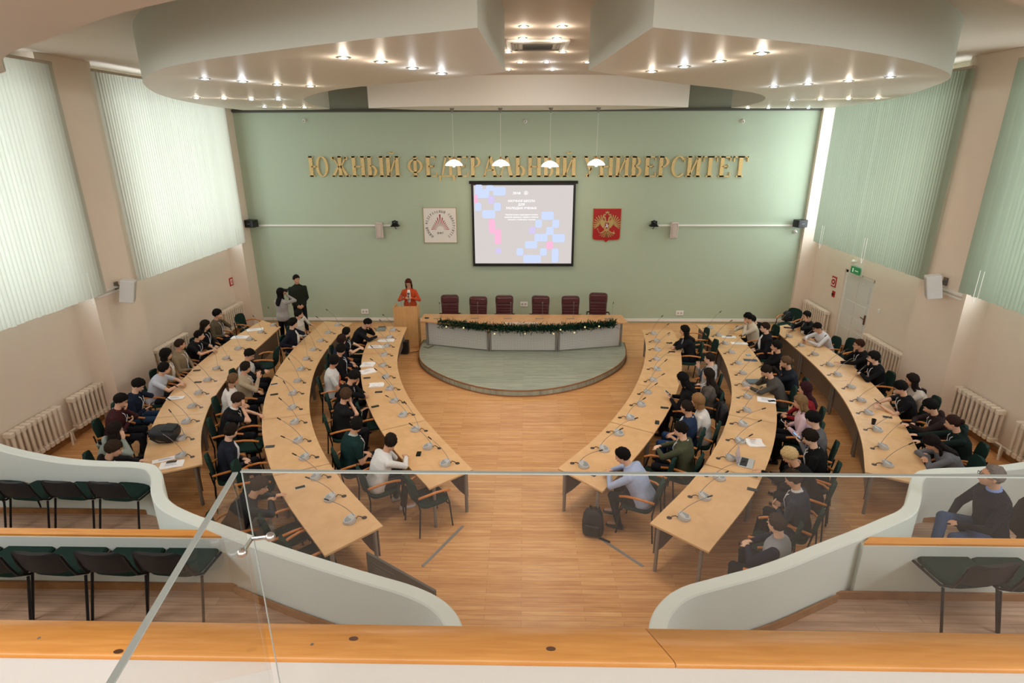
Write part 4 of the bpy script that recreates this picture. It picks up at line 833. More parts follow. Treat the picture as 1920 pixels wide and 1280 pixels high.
# balcony front wall with pine boards
b = MB(); b.box(-8.46, 8.46, 1.66, 1.79, 0, 3.69); struct(b.build('wall_balcony', mat('white balcony paint', 'd4dcdf', rough=.8, noise=.02, scale=3), smooth=False))
for x0, x1, sk, lab in ((-8.4, .545, 0, 'varnished pine board with knots, long left part of the balcony front rail'), (.55, 8.4, 1, 'orange pine board, right part of the balcony front rail')):
    t = thing('balcony_cap_board', (0, 0, 3.69), 0, lab, 'cap rail', 'pine boards capping the balcony front'); b = MB(); e = .012
    xs0 = [(x0, x0), (x0+.03*sk, x0-.03*sk)][sk] if False else None
    ring = [(1.645, 0), (1.64, .008), (1.64, .022), (1.652, .03), (1.80, .03), (1.81, .02), (1.81, 0)]
    la = (lambda y: x0-(.04*((y-1.72)/.08) if sk else 0)); lb = (lambda y: x1-(.04*((y-1.72)/.08) if not sk else 0))
    b.rings([[Vector((la(y), y, z)) for y, z in ring], [Vector((lb(y), y, z)) for y, z in ring]]); b.build('board', wood_mat('varnished pine board', 'e0a255', 'd08f42', (1.2, 16, 1), .22, 3, .6), t, angle=60)
    knots = [(663, 1197), (1033, 1216), (222, 1221)] if not sk else []
    for u, v in knots:
        p = at(u, v, 3.72); b = MB(); b.lathe([(.017, 0), (.017, .0006), (.001, .0007)], 14, Matrix.Translation((p.x, p.y, .0301)), 1.1, .62); b.build('knot', mat('dark pine knot', '5a3a26', rough=.4), t, smooth=False)
    for u, v in ([(73, 1196), (585, 1208)] if not sk else []):
        p = at(u, v, 3.72); b = MB(); b.lathe([(.006, 0), (.006, .001), (.001, .0012)], 12, Matrix.Translation((p.x, p.y, .0301))); b.build('screw', M_CHROME, t, smooth=False)
# glass
M_EDGE = mat('polished glass edge', 'a9b9bb', rough=.25, spec=.6, emit=None)
def pane(nm, a, c, z0, z1, label, th=.012, side=.35):
    """upright glass between plan points a and c"""
    a, c = Vector(a), Vector(c); L = (c-a).length; d = (c-a).normalized(); Mx = Matrix.Translation((a.x, a.y, 0))@Matrix.Rotation(math.atan2(d.y, d.x), 4, 'Z')
    t = thing(nm, (0, 0, 0), 0, label, 'glass railing'); b = MB(); b.add([Mx@Vector(p) for p in ((0, 0, z0), (L, 0, z0), (L, 0, z1), (0, 0, z1))], [(0, 1, 2, 3)]); b.build('glass', M_PANE, t, smooth=False, fix=False)
    b = MB(); b.box(0, L, -th/2, th/2, z1-.003, z1+.001, Mx); b.box(0, .002, -th/2*side, th/2*side, z0, z1, Mx) if side else None; b.build('polished_edge', M_EDGE, t, smooth=False); return t
p = at(452, 882, 4.69)
pane('glass_railing_panel', (p.x, p.y), (p.x+3.6, p.y+.01), 3.55, 4.69, 'wide clear glass railing panel across the front of the balcony')
q = at(445, 884, 4.69); e = at(212, 1275, 4.69); dd = (e-q).xy.normalized()
pane('glass_railing_panel', (q.x-.004, q.y-.004), (q.x+dd.x*1.2, q.y+dd.y*1.2), 3.55, 4.69, 'narrow side glass railing panel running back towards the viewer', .014, 0)
sp_ = thing('glass_clamp', (0, 0, 0), 0, 'chrome two-armed clamp joining the two glass railing panels', 'clamp')
A, B, C = at_y(472, 1010, p.y-.0), at_y(507, 1006, p.y-.03), at_y(454, 1036, p.y-.09)
b = MB(); b.tube([B, A], .006, 10); b.build('arm', M_CHROME, sp_); b = MB(); b.tube([A, C], .006, 10); b.build('arm', M_CHROME, sp_)
for c in (B, C): b = MB(); b.ell(c, .014, .014, .014); b.build('bolt_disc', M_CHROME, sp_)
# linking chairs on the tiers
def tier_chair():
    t = thing('stacking_chair', (0, 0, 0), 0, '', 'chair')
    b = MB(); R_ = []
    for z, q in ((.43, .9), (.445, 1), (.465, 1), (.48, .93)):
        R_.append([Vector((x*q, y*q+ (0), z+.012*(1-abs(x)/.24)*0)) for x, y in [(math.copysign(abs(math.cos(a))**.45, math.cos(a))*.245, math.copysign(abs(math.sin(a))**.45, math.sin(a))*.215+.02) for a in [2*PI*i/28 for i in range(28)]]])
    b.rings(R_); b.build('seat', M_DKGREEN, t)
    b = MB(); R_ = []
    for z, q, dd in ((.545, .86, 0), (.57, 1, -.005), (.72, 1, -.045), (.77, .92, -.06), (.79, .75, -.065)):
        R_.append([Vector((x*.24*q, -.235+dd-.03*(1-x*x)+y, z)) for x, y in [(-1, 0), (-.6, -.018), (0, -.02), (.6, -.018), (1, 0), (.6, .02), (0, .022), (-.6, .02)]])
    b.rings(R_); b.build('backrest', mat('black plastic shell', '18181c', rough=.6), t)
    for s in (-1, 1):
        b = MB(); b.tube([(s*.255, .22, .43), (s*.265, .26, 0)], .0125, 8); b.build('leg', M_BLACKM, t)
        b = MB(); b.tube([(s*.255, -.15, .43), (s*.265, -.27, 0)], .0125, 8); b.build('leg', M_BLACKM, t)
        b = MB(); b.tube([(s*.255, .22, .43), (s*.25, -.12, .43), (s*.245, -.22, .5), (s*.235, -.26, .62), (s*.22, -.285, .75)], .0125, 8); b.build('side_frame', M_BLACKM, t)
    b = MB(); b.tube([(-.255, .12, .42), (.255, .12, .42)], .01, 8); b.build('cross_tube', M_BLACKM, t)
    return t
tc0 = tier_chair(); first = True
def put_tc(u, v, zf, rz, label, grp):
    global first
    p = at(u, v, zf+.48); o = tc0 if first else dup(tc0, (0, 0, 0)); first = False
    o.location = (p.x, p.y, zf); o.rotation_euler.z = rz; o['label'] = label; o['group'] = grp
for i, (u, v) in enumerate([(238, 918), (155, 916), (72, 917), (-8, 918)]):
    put_tc(u, v, .91, -.08, 'green seated black stacking chair in the front left tier, %s from the parapet curve' % ORD[i], 'stacking chairs on the front left tier')
for i, (u, v) in enumerate([(345, 1046), (243, 1045), (133, 1045), (28, 1047), (-75, 1048)]):
    put_tc(u, v, 1.48, -.06, 'green seated black stacking chair in the nearer left tier, %s from the right' % ORD[i], 'stacking chairs on the nearer left tier')
for i, (u, v) in enumerate([(1795, 1066), (1900, 1072)]):
    put_tc(u, v, 1.48, .12, 'green seated stacking chair in the right tier, %s' % ('nearest the parapet' if i == 0 else 'cut by the right picture edge'), 'stacking chairs on the right tier')
# ------------------------------------------------------------------ people
def arm_chair():
    t = thing('conference_armchair', (0, 0, 0), 0, '', 'chair', 'green conference armchairs')
    b = MB(); R_ = []
    for z, q in ((.42, .88), (.435, 1), (.47, 1), (.485, .9)):
        R_.append([Vector((x*q, y*q+.02, z)) for x, y in [(math.copysign(abs(math.cos(a))**.5, math.cos(a))*.24, math.copysign(abs(math.sin(a))**.5, math.sin(a))*.235) for a in [2*PI*i/28 for i in range(28)]]])
    b.rings(R_); b.build('seat', M_DKGREEN, t)
    b = MB(); R_ = []
    for z, q, dd in ((.52, .6, 0), (.55, .82, -.005), (.66, .98, -.02), (.80, 1, -.045), (.87, .86, -.055), (.905, .55, -.06)):
        R_.append([Vector((x*.225*q, -.255+dd+.035*(x*x)+y, z)) for x, y in [(-1, 0), (-.6, -.02), (0, -.024), (.6, -.02), (1, 0), (.6, .024), (0, .026), (-.6, .024)]])
    b.rings(R_); b.build('backrest', M_DKGREEN, t)
    for s in (-1, 1):
        b = MB(); P = [(s*.22, -.26, .64), (s*.265, -.16, .675), (s*.28, .0, .69), (s*.275, .14, .675), (s*.25, .24, .635)]
        b.tube([P[0]]+[tuple(Vector(P[i]).lerp(Vector(P[i+1]), q)) for i in range(4) for q in (.33, .66, 1)], .019, 8); b.build('armrest', M_ARM, t)
        b = MB(); b.tube([(s*.27, .16, .66), (s*.262, .22, .44), (s*.265, .26, 0)], .0125, 8); b.build('leg', M_BLACKM, t)
        b = MB(); b.tube([(s*.235, -.29, .72), (s*.25, -.25, .45), (s*.262, -.29, 0)], .0125, 8); b.build('leg', M_BLACKM, t)
    b = MB(); b.tube([(-.262, .2, .42), (.262, .2, .42)], .011, 8); b.build('seat_tube', M_BLACKM, t)
    return t
AC0 = arm_chair(); ac_used = False
def put_chair(x, y, z, rz, label, grp='green conference armchairs'):
    global ac_used
    o = AC0 if not ac_used else dup(AC0, (0, 0, 0)); ac_used = True
    o.location = (x, y, z); o.rotation_euler = (0, 0, rz); o['label'] = label; o['group'] = grp; return o
def ik(S, T, l1, l2, hint):
    S, T, hint = Vector(S), Vector(T), Vector(hint); d = T-S; L = d.length
    if L > (l1+l2)*.985: T = S+d.normalized()*(l1+l2)*.985; d = T-S; L = d.length
    if L < abs(l1-l2)+.03: L = abs(l1-l2)+.03; T = S+d.normalized()*L; d = T-S
    a = (l1*l1-l2*l2+L*L)/(2*L); h = math.sqrt(max(0, l1*l1-a*a)); n = d.normalized(); p = hint-n*hint.dot(n); p.normalize()
    return S+n*a+p*h, T
def hand_shape(b, W, dr, pn, s, curl=.5, sc=1.):
    """palm, five fingers; W wrist, dr finger direction, pn palm normal, s=+1 right hand"""
    dr = Vector(dr).normalized(); pn = Vector(pn); pn = (pn-dr*pn.dot(dr)).normalized(); lt = dr.cross(pn)*s          # lt points to the little finger
    W = Vector(W); K = W+dr*.085*sc
    b.loft([(W-dr*.015, lt*.026*sc, pn*.019*sc), (W+dr*.02, lt*.031*sc, pn*.017*sc), (W+dr*.06*sc, lt*.041*sc, pn*.015*sc), (K, lt*.040*sc, pn*.013*sc), (K+dr*.006, lt*.03*sc, pn*.008*sc)], 12)
    for i, (o, L) in enumerate(((-.030, .070), (-.010, .078), (.010, .073), (.030, .058))):
        p = K+lt*o*sc; fd = (dr+lt*o*5).normalized(); c = curl*(1+.15*i); ps = [p-fd*.01]
        for q, fr in enumerate((.45, .32, .23)):
            an = c*(q+.6)*.75; ps.append(ps[-1]+(fd*math.cos(an)+pn*math.sin(an))*L*fr*sc*1.1)
        for q in range(3): b.cap(ps[q], ps[q+1], .0088*sc-.0006*q, .0082*sc-.0006*q, 8)
    p = W+dr*.028*sc-lt*.030*sc; td = (dr*.75-lt*.6+pn*.35).normalized(); p2 = p+td*.042*sc; p3 = p2+(dr*.9-lt*.1+pn*.4).normalized()*.032*sc
    b.cap(p, p2, .0125*sc, .0105*sc, 8); b.cap(p2, p3, .0100*sc, .0085*sc, 8)
    return K+dr*.03+pn*.02
HAND = {  # wrist offset, finger direction, palm normal, elbow hint, curl ; s is the body side
 'table': lambda s, H, R: ((s*.15, .40, .805), (-s*.35, 1, -.02), (0, 0, -1), (s*1, -.2, -.35), .35),
 'clasp': lambda s, H, R: ((s*.075, .42, .815), (-s*.8, .75, 0), (-s*.2, -.2, -1), (s*1, -.2, -.3), .9),
 'fold': lambda s, H, R: ((s*-.02, .38+.03*s, .81), (-s*1, .25, 0), (0, 0, -1), (s*1, -.1, -.2), .4),
 'lap': lambda s, H, R: ((s*.085, .24, .655), (-s*.6, .8, -.08), (0, -.1, -1), (s*1, -.5, -.2), .6),
 'knee': lambda s, H, R: ((s*.12, .30, .64), (-s*.1, 1, -.15), (0, -.1, -1), (s*1, -.5, -.1), .5),
 'phone': lambda s, H, R: ((s*.075, .27, .79), (-s*.35, .8, .45), (-s*.3, -.55, .8), (s*1, -.5, -.6), .85),
 'phonelap': lambda s, H, R: ((s*.075, .26, .72), (-s*.35, .8, .3), (-s*.3, -.5, .8), (s*1, -.5, -.5), .85),
 'chin': lambda s, H, R: (H+R@Vector((s*.035, .075, -.185)), R@Vector((-s*.05, .0, 1)), R@Vector((-s*.3, -1, .1)), (s*.5, .6, -1), 1.1),
 'mouth': lambda s, H, R: (H+R@Vector((s*.03, .105, -.155)), R@Vector((-s*.1, .05, 1)), R@Vector((-s*.2, -1, .1)), (s*.5, .6, -1), .9),
 'cheek': lambda s, H, R: (H+R@Vector((s*.085, .045, -.16)), R@Vector((-s*.05, .1, 1)), R@Vector((-s*1, -.2, 0)), (s*.7, .5, -1), .45),
 'fore': lambda s, H, R: (H+R@Vector((s*.06, .125, -.09)), R@Vector((-s*.15, -.1, 1)), R@Vector((-s*.2, -1, 0)), (s*.6, .5, -1), .35),
 'ear': lambda s, H, R: (H+R@Vector((s*.10, .06, -.13)), R@Vector((0, -.2, 1)), R@Vector((-s*1, -.1, 0)), (s*1, .2, -1), .8),
 'rest': lambda s, H, R: ((s*.275, .10, .715), (-s*.05, 1, -.15), (0, 0, -1), (s*.6, -1, -.1), .5),
 'raise': lambda s, H, R: ((s*.06, .33, .98), (-s*.15, .15, 1), (-s*1, -.2, 0), (s*.8, -.1, -1), .2),
 'back': lambda s, H, R: ((s*.45, .16, .80), (s*.4, 1, -.2), (0, 0, -1), (s*1, -.2, .2), .3),
 'fwd': lambda s, H, R: ((s*.12, .48, .81), (-s*.1, 1, .02), (0, 0, -1), (s*1, -.2, -.3), .3),
 'down': lambda s, H, R: ((s*.25, .02, .82), (0, .1, -1), (-s*1, 0, 0), (s*.3, -1, 0), .5),
 'front': lambda s, H, R: ((s*.07, .17, .92), (-s*.6, .2, -.8), (-s*.2, -1, 0), (s*1, -.5, 0), .7),
 'mic': lambda s, H, R: ((s*.09, .24, 1.20), (-s*.8, .3, .5), (-s*.2, -.8, -.4), (s*1, -.3, -.6), 1.2),
 'cam': lambda s, H, R: (H+Vector((s*.07, .14, -.10)), (-s*.4, .3, 1), (-s*.7, -.6, 0), (s*1, .2, -1), .8)}
def smoothstep(a, c, x): x = max(0, min(1, (x-a)/(c-a))); return x*x*(3-2*x)
def hair_cap(b, H, R, front=.38, side=-.25, back=-.8, vol=.012, rnd=None, fringe=0.):
    C = Vector((0, -.010, .022)); rx, ry, rz = .083, .103, .104; n, m = 36, 22; vs = []; ph = [rnd.uniform(0, 6) for _ in range(6)]
    def P(d):
        y = d.y; hl = front+(side-front)*smoothstep(.95, .1, y) if y > .1 else side+(back-side)*smoothstep(.12, -.3, y)
        hl += fringe*math.sin(d.x*9+ph[0])*.1 if y > .3 else 0
        hl += .05*math.sin(d.x*13+ph[4])+.035*math.sin(d.x*29+d.y*11+ph[5])
        k = smoothstep(hl-.07, hl+.07, d.z); kv = smoothstep(hl-.05, hl+.5, d.z); nz = .0045*math.sin(d.x*17+ph[1])*math.sin(d.y*15+ph[2])+.004*math.sin(d.z*19+ph[3]+d.x*7)+.002*math.sin(d.x*41+d.y*37)
        r = (.88+.12*k); v = (vol+nz+vol*.5*max(0, d.z))*kv+.002*k
        return C+Vector((d.x*(rx*r+v), d.y*(ry*r+v), d.z*(rz*r+v)))
    rings = []
    for i in range(1, m):
        t = PI*i/m; rings.append([H+R@P(Vector((math.sin(t)*math.cos(2*PI*k/n), math.sin(t)*math.sin(2*PI*k/n), -math.cos(t)))) for k in range(n)])
    b.rings(rings)
def make_person(spec):
    """spec: dict; returns the root Empty. The figure faces local +y."""
    g = spec.get('g', 1.02); fem = spec.get('fem', False); big = spec.get('big', 1.07 if spec.get('fem') else 1.14); stand = spec.get('stand', False); vox = spec.get('vox', .0095)
    rnd = random.Random(spec['u']*7+spec['v']); lean = math.radians(spec.get('lean', 5)); zf = spec.get('zf', 0.)
    hy, hp = math.radians(spec.get('hyaw', 0)), math.radians(spec.get('hpitch', 8)); sw = (.17 if fem else .19)*big**.5; roll = math.radians(spec.get('roll', 0))
    P = Vector((0, 0, .95 if stand else .56)); up = lambda a: Vector((0, math.sin(a), math.cos(a))); fw = lambda a: Vector((0, math.cos(a), -math.sin(a)))
    a1, a2 = lean*.8, lean*1.15+math.radians(0 if stand else 5); W_ = P+up(a1)*.14; Ch = P+up(a1)*.24+up(a2)*.04; SL = P+up(a1)*.24+up(a2)*.21; N = SL+up(a2)*.055
    an = a2*.6+math.radians(10); nk = N+up(an)*.075; H = nk+up(an)*.085+Vector((0, .02, .0)); RH = Matrix.Rotation(-hy, 3, 'Z')@Matrix.Rotation(roll, 3, 'Y')@Matrix.Rotation(-hp, 3, 'X')
    # where the head stands in the photograph gives the place of the body
    if 'xy' in spec: org = Vector((spec['xy'][0], spec['xy'][1], zf)); fac = spec['face']
    else:
        hw = at(spec['u'], spec['v'], zf+H.z*g); R = ROWS.get(spec['row'])
        if R and 'face' not in spec:
            sg = -1 if spec['row'][0] == 'L' else 1; d = poly3(R['o'], hw.y+.2)-poly3(R['o'], hw.y-.2); T = Vector((d, .4)).normalized(); fac = math.atan2(-sg*-T.x, -sg*T.y) if False else math.atan2(sg*T.x, -sg*T.y)
            fac += math.radians(spec.get('turn', 0))
        else: fac = spec.get('face', 0)
        c_, s_ = math.cos(fac-PI/2), math.sin(fac-PI/2); org = Vector((hw.x-(c_*H.x-s_*H.y)*g, hw.y-(s_*H.x+c_*H.y)*g, zf))
    if spec.get('look') == 'stage':
        ta = math.atan2(15.8-org.y, -3.2-org.x) if spec['row'] != 'X' else fac
        dlt = (fac-ta+PI) % (2*PI)-PI; hy = max(-1.15, min(1.15, dlt)); RH = Matrix.Rotation(-hy, 3, 'Z')@Matrix.Rotation(roll, 3, 'Y')@Matrix.Rotation(-hp, 3, 'X')
    name = 'person'; t = thing(name, org, fac-PI/2, spec['label'], 'person', spec.get('grp')); t.scale = (g, g, g)
    skin = M_SKIN[spec.get('skin', rnd.randrange(3))]
    b = MB(); X = Vector((1, 0, 0)); bw = big
    tors = [(P-up(a1)*.12, .13, .10), (P-up(a1)*.06, .165, .12), (P+up(a1)*.02, .165 if not fem else .17, .122), (W_, .150 if not fem else .130, .108), (Ch, .168 if not fem else .152, .118 if not fem else .125), (SL-up(a2)*.05, .178 if not fem else .155, .108), (SL, .145, .082), (N, .06, .058)]
    def torso(b, e):
        S_ = []
        for i, (c, w, d) in enumerate(tors):
            a = a1 if i < 4 else a2; S_.append((c+fw(a)*(.01 if 2 < i < 6 else 0)*bw, X*(w*bw+e), fw(a)*(d*bw+e)))
        b.loft(S_, 18)
    torso(b, -.006)
    b.loft([(N-up(an)*.05, X*.058, fw(an)*.056), (nk, X*.053, fw(an)*.055), (nk+up(an)*.05, X*.055, fw(an)*.06)], 14)
    for c, r in (((0, -.012, .024), (.077, .096, .096)), ((0, .018, -.035), (.062, .072, .078)), ((0, .040, -.075), (.038, .040, .036)), ((0, .05, .03), (.058, .04, .045)), ((0, -.03, -.05), (.050, .045, .06))):
        b.ell(H+RH@Vector(c), *r, RH.to_4x4(), 16, 10)
    b.cap(H+RH@Vector((0, .084, .010)), H+RH@Vector((0, .108, -.022)), .008, .0145, 8)
    for s in (-1, 1):
        b.ell(H+RH@Vector((s*.079, -.008, -.008)), .010, .020, .031, RH.to_4x4(), 10, 6); b.ell(H+RH@Vector((s*.036, .058, -.022)), .022, .02, .02, None, 8, 6)
    b.ell(H+RH@Vector((0, .087, -.052)), .022, .012, .010, RH.to_4x4(), 8, 6)
    arms = {}; props = {}
    for s, key in ((-1, spec.get('lh', 'lap')), (1, spec.get('rh', 'lap'))):
        S0 = SL+X*s*sw*.97-up(a2)*.045; wt, dr, pn, hint, curl = HAND[key](s, H, RH)
        wt = Vector(wt)
        if key in ('table', 'clasp', 'fold', 'fwd', 'lap', 'knee', 'phone', 'phonelap', 'raise') and not stand: wt = wt+Vector((0, spec.get('reach', 0)+(.10 if lean > .3 else 0), (.03 if key in ('table', 'clasp', 'fold', 'fwd') else 0)/g*(0)))
        E, T = ik(S0, wt, .285, .245, hint)
        if key in ('chin', 'mouth', 'cheek', 'fore') and E.z < .79 and E.y > .22: pass
        arms[s] = (S0, E, T, Vector(dr)); b.cap(S0, E, .048*bw, .038, 12); b.cap(E, T, .038, .026, 12)
        props[s] = hand_shape(b, T, dr, pn, s, curl, .95 if fem else 1.03)
    legs = {}
    for s in (-1, 1):
        if stand: hp_, kn, ank, ft = Vector((s*.095, 0, .93)), Vector((s*.11, .015, .50)), Vector((s*.12, -.02, .09)), Vector((0, 1, 0))
        elif spec.get('cross') and s == 1: hp_, kn, ank, ft = Vector((s*.10, .02, .53)), Vector((s*.02, .47, .66)), Vector((-.22, .62, .36)), Vector((-.3, 1, -.35)).normalized()
        else: k_ = rnd.uniform(-.03, .05); hp_, kn, ank, ft = Vector((s*.10, .02, .53)), Vector((s*(.14+k_), .43, .535)), Vector((s*(.14+k_), .40+spec.get('foot', rnd.uniform(-.1, .1)), .09)), Vector((0, 1, 0))
        legs[s] = (hp_, kn, ank, ft); b.cap(hp_, kn, .072*bw, .052, 12); b.cap(kn, ank, .050, .036, 12); b.cap(ank, ank+ft*.15-Vector((0, 0, .045)), .035, .03, 10)
    mobj('body', remesh(b, vox, 3), skin, t)
    # eyes, brows and mouth
    if spec.get('facepix', True):
        b = MB()
        for s in (-1, 1): b.ell(H+RH@Vector((s*.031, .079, .006)), .013, .010, .0075, RH.to_4x4(), 8, 6)
        b.build('eye_whites', mat('eye white', 'c9c2ba', rough=.3), t); b = MB()
        for s in (-1, 1): b.ell(H+RH@Vector((s*.031, .086, .005)), .0065, .005, .007, RH.to_4x4(), 8, 6)
        b.build('irises', mat('dark iris', '241a14', rough=.2), t); b = MB()
        for s in (-1, 1): b.tube([H+RH@Vector((s*.014, .091, .024)), H+RH@Vector((s*.030, .089, .029)), H+RH@Vector((s*.047, .077, .022))], [.004, .0045, .003], 6)
        b.build('eyebrows', mat('hair '+spec['hair'][0], spec['hair'][0], rough=.6), t)
        b = MB(); b.ell(H+RH@Vector((0, .096, -.052)), .021, .008, .0065, RH.to_4x4(), 10, 6); b.build('lips', mat('lips', spec.get('lips', 'a8675b'), rough=.45), t)
    hc, hs = spec['hair']; hm = mat('scalp hair '+hc, hc, rough=.75, noise=.45, scale=60, bump=.8, spec=.12)
    b = MB(); prm = {'short': (.36, -.32, -.78, .012), 'crop': (.40, -.2, -.68, .006), 'messy': (.26, -.38, -.78, .017), 'bob': (.26, -.60, -.85, .018), 'long': (.40, -.40, -.85, .014), 'pony': (.45, -.25, -.72, .008), 'bun': (.45, -.20, -.70, .008), 'fringe': (.12, -.45, -.8, .016), 'receding': (.75, -.1, -.6, .008)}[hs]
    hair_cap(b, H, RH, *prm, rnd=rnd, fringe=1 if hs in ('messy', 'fringe') else .3)
    if hs in ('long', 'bob'):
        Lh = spec.get('hl', .30 if hs == 'long' else .10); bk = up(a2); q = [(H+RH@Vector((0, -.035, .02)), .080, .065), (H+RH@Vector((0, -.055, -.06)), .086, .060), (H+RH@Vector((0, -.06, -.12))-bk*.0, .088, .055)]
        if hs == 'long':
            base = q[-1][0]; tgt = SL-fw(a2)*.13; q += [(base.lerp(tgt, .6)+Vector((0, 0, -.02)), .095, .045), (tgt-bk*(Lh-.24), .085, .035), (tgt-bk*(Lh-.18), .05, .02)]
        b.loft([(c, RH@X*w, (RH@Vector((0, 1, 0)))*d) for c, w, d in q], 14)
        for s in (-1, 1):
            pts = [H+RH@Vector((s*.066, -.005, .05)), H+RH@Vector((s*.086, -.015, -.03)), H+RH@Vector((s*.084, -.02, -.11))]
            if hs == 'long': pts += [SL+X*s*.085+fw(a2)*(.03)+bk*.02, SL+X*s*.085+fw(a2)*.09-bk*max(.02, Lh-.26)]
            b.tube(pts, [.018, .022, .024, .026, .012][:len(pts)], 10)
    if hs == 'bun': b.ell(H+RH@Vector((0, -.125, .02)), .042, .04, .042, None, 12, 8)
    if hs == 'pony': pts = [H+RH@Vector((0, -.10, .03)), H+RH@Vector((0, -.15, .0)), H+RH@Vector((0, -.15, -.10)), H+RH@Vector((0, -.12, -.2))]; b.tube(pts, [.018, .034, .032, .012], 10)
    b.build('hair', hm, t, angle=80)
    if spec.get('beard'):
        b = MB(); b.ell(H+RH@Vector((0, .042, -.072)), .045, .045, .042, RH.to_4x4(), 14, 8); b.ell(H+RH@Vector((0, .045, -.045)), .060, .035, .030, RH.to_4x4(), 12, 6) if False else None; b.build('beard', hm, t, angle=80)
    if spec.get('glasses'):
        b = MB()
        for s in (-1, 1):
            c = H+RH@Vector((s*.033, .100, .002)); b.tube([c+RH@Vector((.022*math.cos(a), 0, .018*math.sin(a))) for a in [2*PI*i/12 for i in range(13)]], .0025, 5); b.tube([H+RH@Vector((s*.055, .098, .004)), H+RH@Vector((s*.082, .0, .0))], .0022, 5)
        b.tube([H+RH@Vector((-.011, .102, .004)), H+RH@Vector((.011, .102, .004))], .0022, 5); b.build('glasses', M_BLACK, t)
    # clothes
    tc, ts = spec['top'][:2]; tm = cloth(tc); b = MB(); torso(b, .019)
    slen = {'long': 1.0, 'short': 0.0, 'roll': .45}[ts]
    for s in (-1, 1):
        S0, E, T, dr = arms[s]
        if slen == 0: b.cap(S0, S0.lerp(E, .62), .057*bw, .054, 12)
        else: b.cap(S0, E, .057*bw, .050, 12); b.cap(E, E.lerp(T, slen*.98), .052, .036 if slen == 1 else .045, 12)
    b.loft([(N-up(an)*.03, X*.085, fw(an)*.078), (N+up(an)*(.012), X*.066, fw(an)*.066)], 14)
    if spec.get('hood'): b.ell(N-fw(a2)*.08-up(a2)*.03, .11, .05, .075, None, 14, 8)
    me = remesh(b, max(vox, .0115), 3); mobj(spec.get('garment', 'shirt'), me, tm, t)
    if len(spec['top']) > 2:   # contrasting sleeves
        b = MB(); 
        for s in (-1, 1): S0, E, T, dr = arms[s]; b.cap(S0+X*s*.01, E, .068*bw, .056, 12); b.cap(E, E.lerp(T, .98), .056, .040, 12)
        mobj('sleeves', remesh(b, .012, 2), cloth(spec['top'][2]), t)
    if spec.get('front'):
        b = MB(); b.loft([(SL+fw(a2)*.055+up(a2)*.04, X*.042, fw(a2)*.045), (SL+fw(a2)*.118-up(a2)*.05, X*.056, fw(a2)*.05), (Ch+fw(a2)*(.118*bw+.012), X*.058, fw(a2)*.052), (W_+fw(a1)*(.115*bw+.006), X*.045, fw(a1)*.040), (W_+fw(a1)*.10-up(a1)*.08, X*.02, fw(a1)*.02)], 12); b.build('shirt_front', cloth(spec['front']), t, angle=80)
    if spec.get('collar'):
        b = MB(); b.loft([(N-up(an)*.015, X*.078, fw(an)*.074), (N+up(an)*.03, X*.066, fw(an)*.066)], 14); b.build('collar', cloth(spec['collar']), t, angle=80)
    if spec.get('print'):
        b = MB()
        for q in range(26):
            x_, z_ = rnd.uniform(-.075, .075), rnd.uniform(-.10, .06); c = Ch+up(a2)*z_+X*x_+fw(a2)*(.147*bw+.008-1.6*x_*x_); d = Vector((rnd.uniform(-.03, .03), 0, rnd.uniform(-.045, .045))); b.tube([c-d, c+d], .0075, 5)
        b.build('shirt_print', mat('print '+spec['print'], spec['print'], rough=.8), t)
    if spec.get('lan'):
        b = MB(); q = .140*bw+.012
        for s in (-1, 1): b.tube([N-fw(an)*.075+up(an)*.0+X*s*.01, N+X*s*.072+up(a2)*.0, SL+X*s*.058+fw(a2)*(.092*bw+.02)+up(a2)*.01, SL-up(a2)*.07+X*s*.04+fw(a2)*q*.97, Ch-up(a2)*.03+X*s*.008+fw(a2)*(q+.003), W_+up(a1)*.03+fw(a1)*(q-.006)], .0065, 5)
        b.build('lanyard', mat('white lanyard ribbon', 'e4e4ea', rough=.7), t); b = MB(); c = W_+fw(a1)*(q+.002)-up(a1)*.01; M4 = Matrix.Translation(c)@Matrix.Rotation(-a1, 4, 'X'); b.box(-.035, .035, -.003, .003, -.05, .05, M4); b.build('badge', mat('name badge', 'aab0be', rough=.4), t, smooth=False)
    b = MB(); pc = cloth(spec.get('pants', '1c1d22')); b.loft([(c, X*(w*bw+.007), fw(a1)*(d*bw+.007)) for c, w, d in tors[:3]]+[(P+up(a1)*.05, X*(.155*bw+.002), fw(a1)*(.112*bw+.002))], 16)
    for s in (-1, 1): h_, k_, an_, ft = legs[s]; b.cap(h_, k_, .088*bw, .066, 12); b.cap(k_, an_+Vector((0, 0, .0)), .066, .052, 12)
    mobj('trousers', remesh(b, .013, 3), pc, t)
    for s in (-1, 1):
        h_, k_, an_, ft = legs[s]; sd = ft.cross(Vector((0, 0, 1))).normalized(); u_ = sd.cross(ft); b = MB(); a0 = an_-u_*.055
        b.loft([(a0-ft*.075, sd*.025, u_*.028), (a0-ft*.05+u_*.012, sd*.036, u_*.045), (a0+u_*.02, sd*.040, u_*.055), (a0+ft*.07, sd*.045, u_*.036), (a0+ft*.15-u_*.008, sd*.046, u_*.026), (a0+ft*.19-u_*.012, sd*.028, u_*.016)], 12)
        b.build('shoe', mat('shoe '+spec.get('shoe', '1a1a1c'), spec.get('shoe', '1a1a1c'), rough=.5), t)
    if not stand and spec.get('chair', True):
        bk = -.055; c_, s_ = math.cos(fac), math.sin(fac); put_chair(org.x-c_*bk, org.y-s_*bk, zf, fac-PI/2, 'green wooden-armed chair seating the '+spec['who'])
    Mw = Matrix.Translation(org)@Matrix.Rotation(fac-PI/2, 4, 'Z')@Matrix.Scale(g, 4)
    return t, {s: Mw@props[s] for s in props}, fac, Mw@H
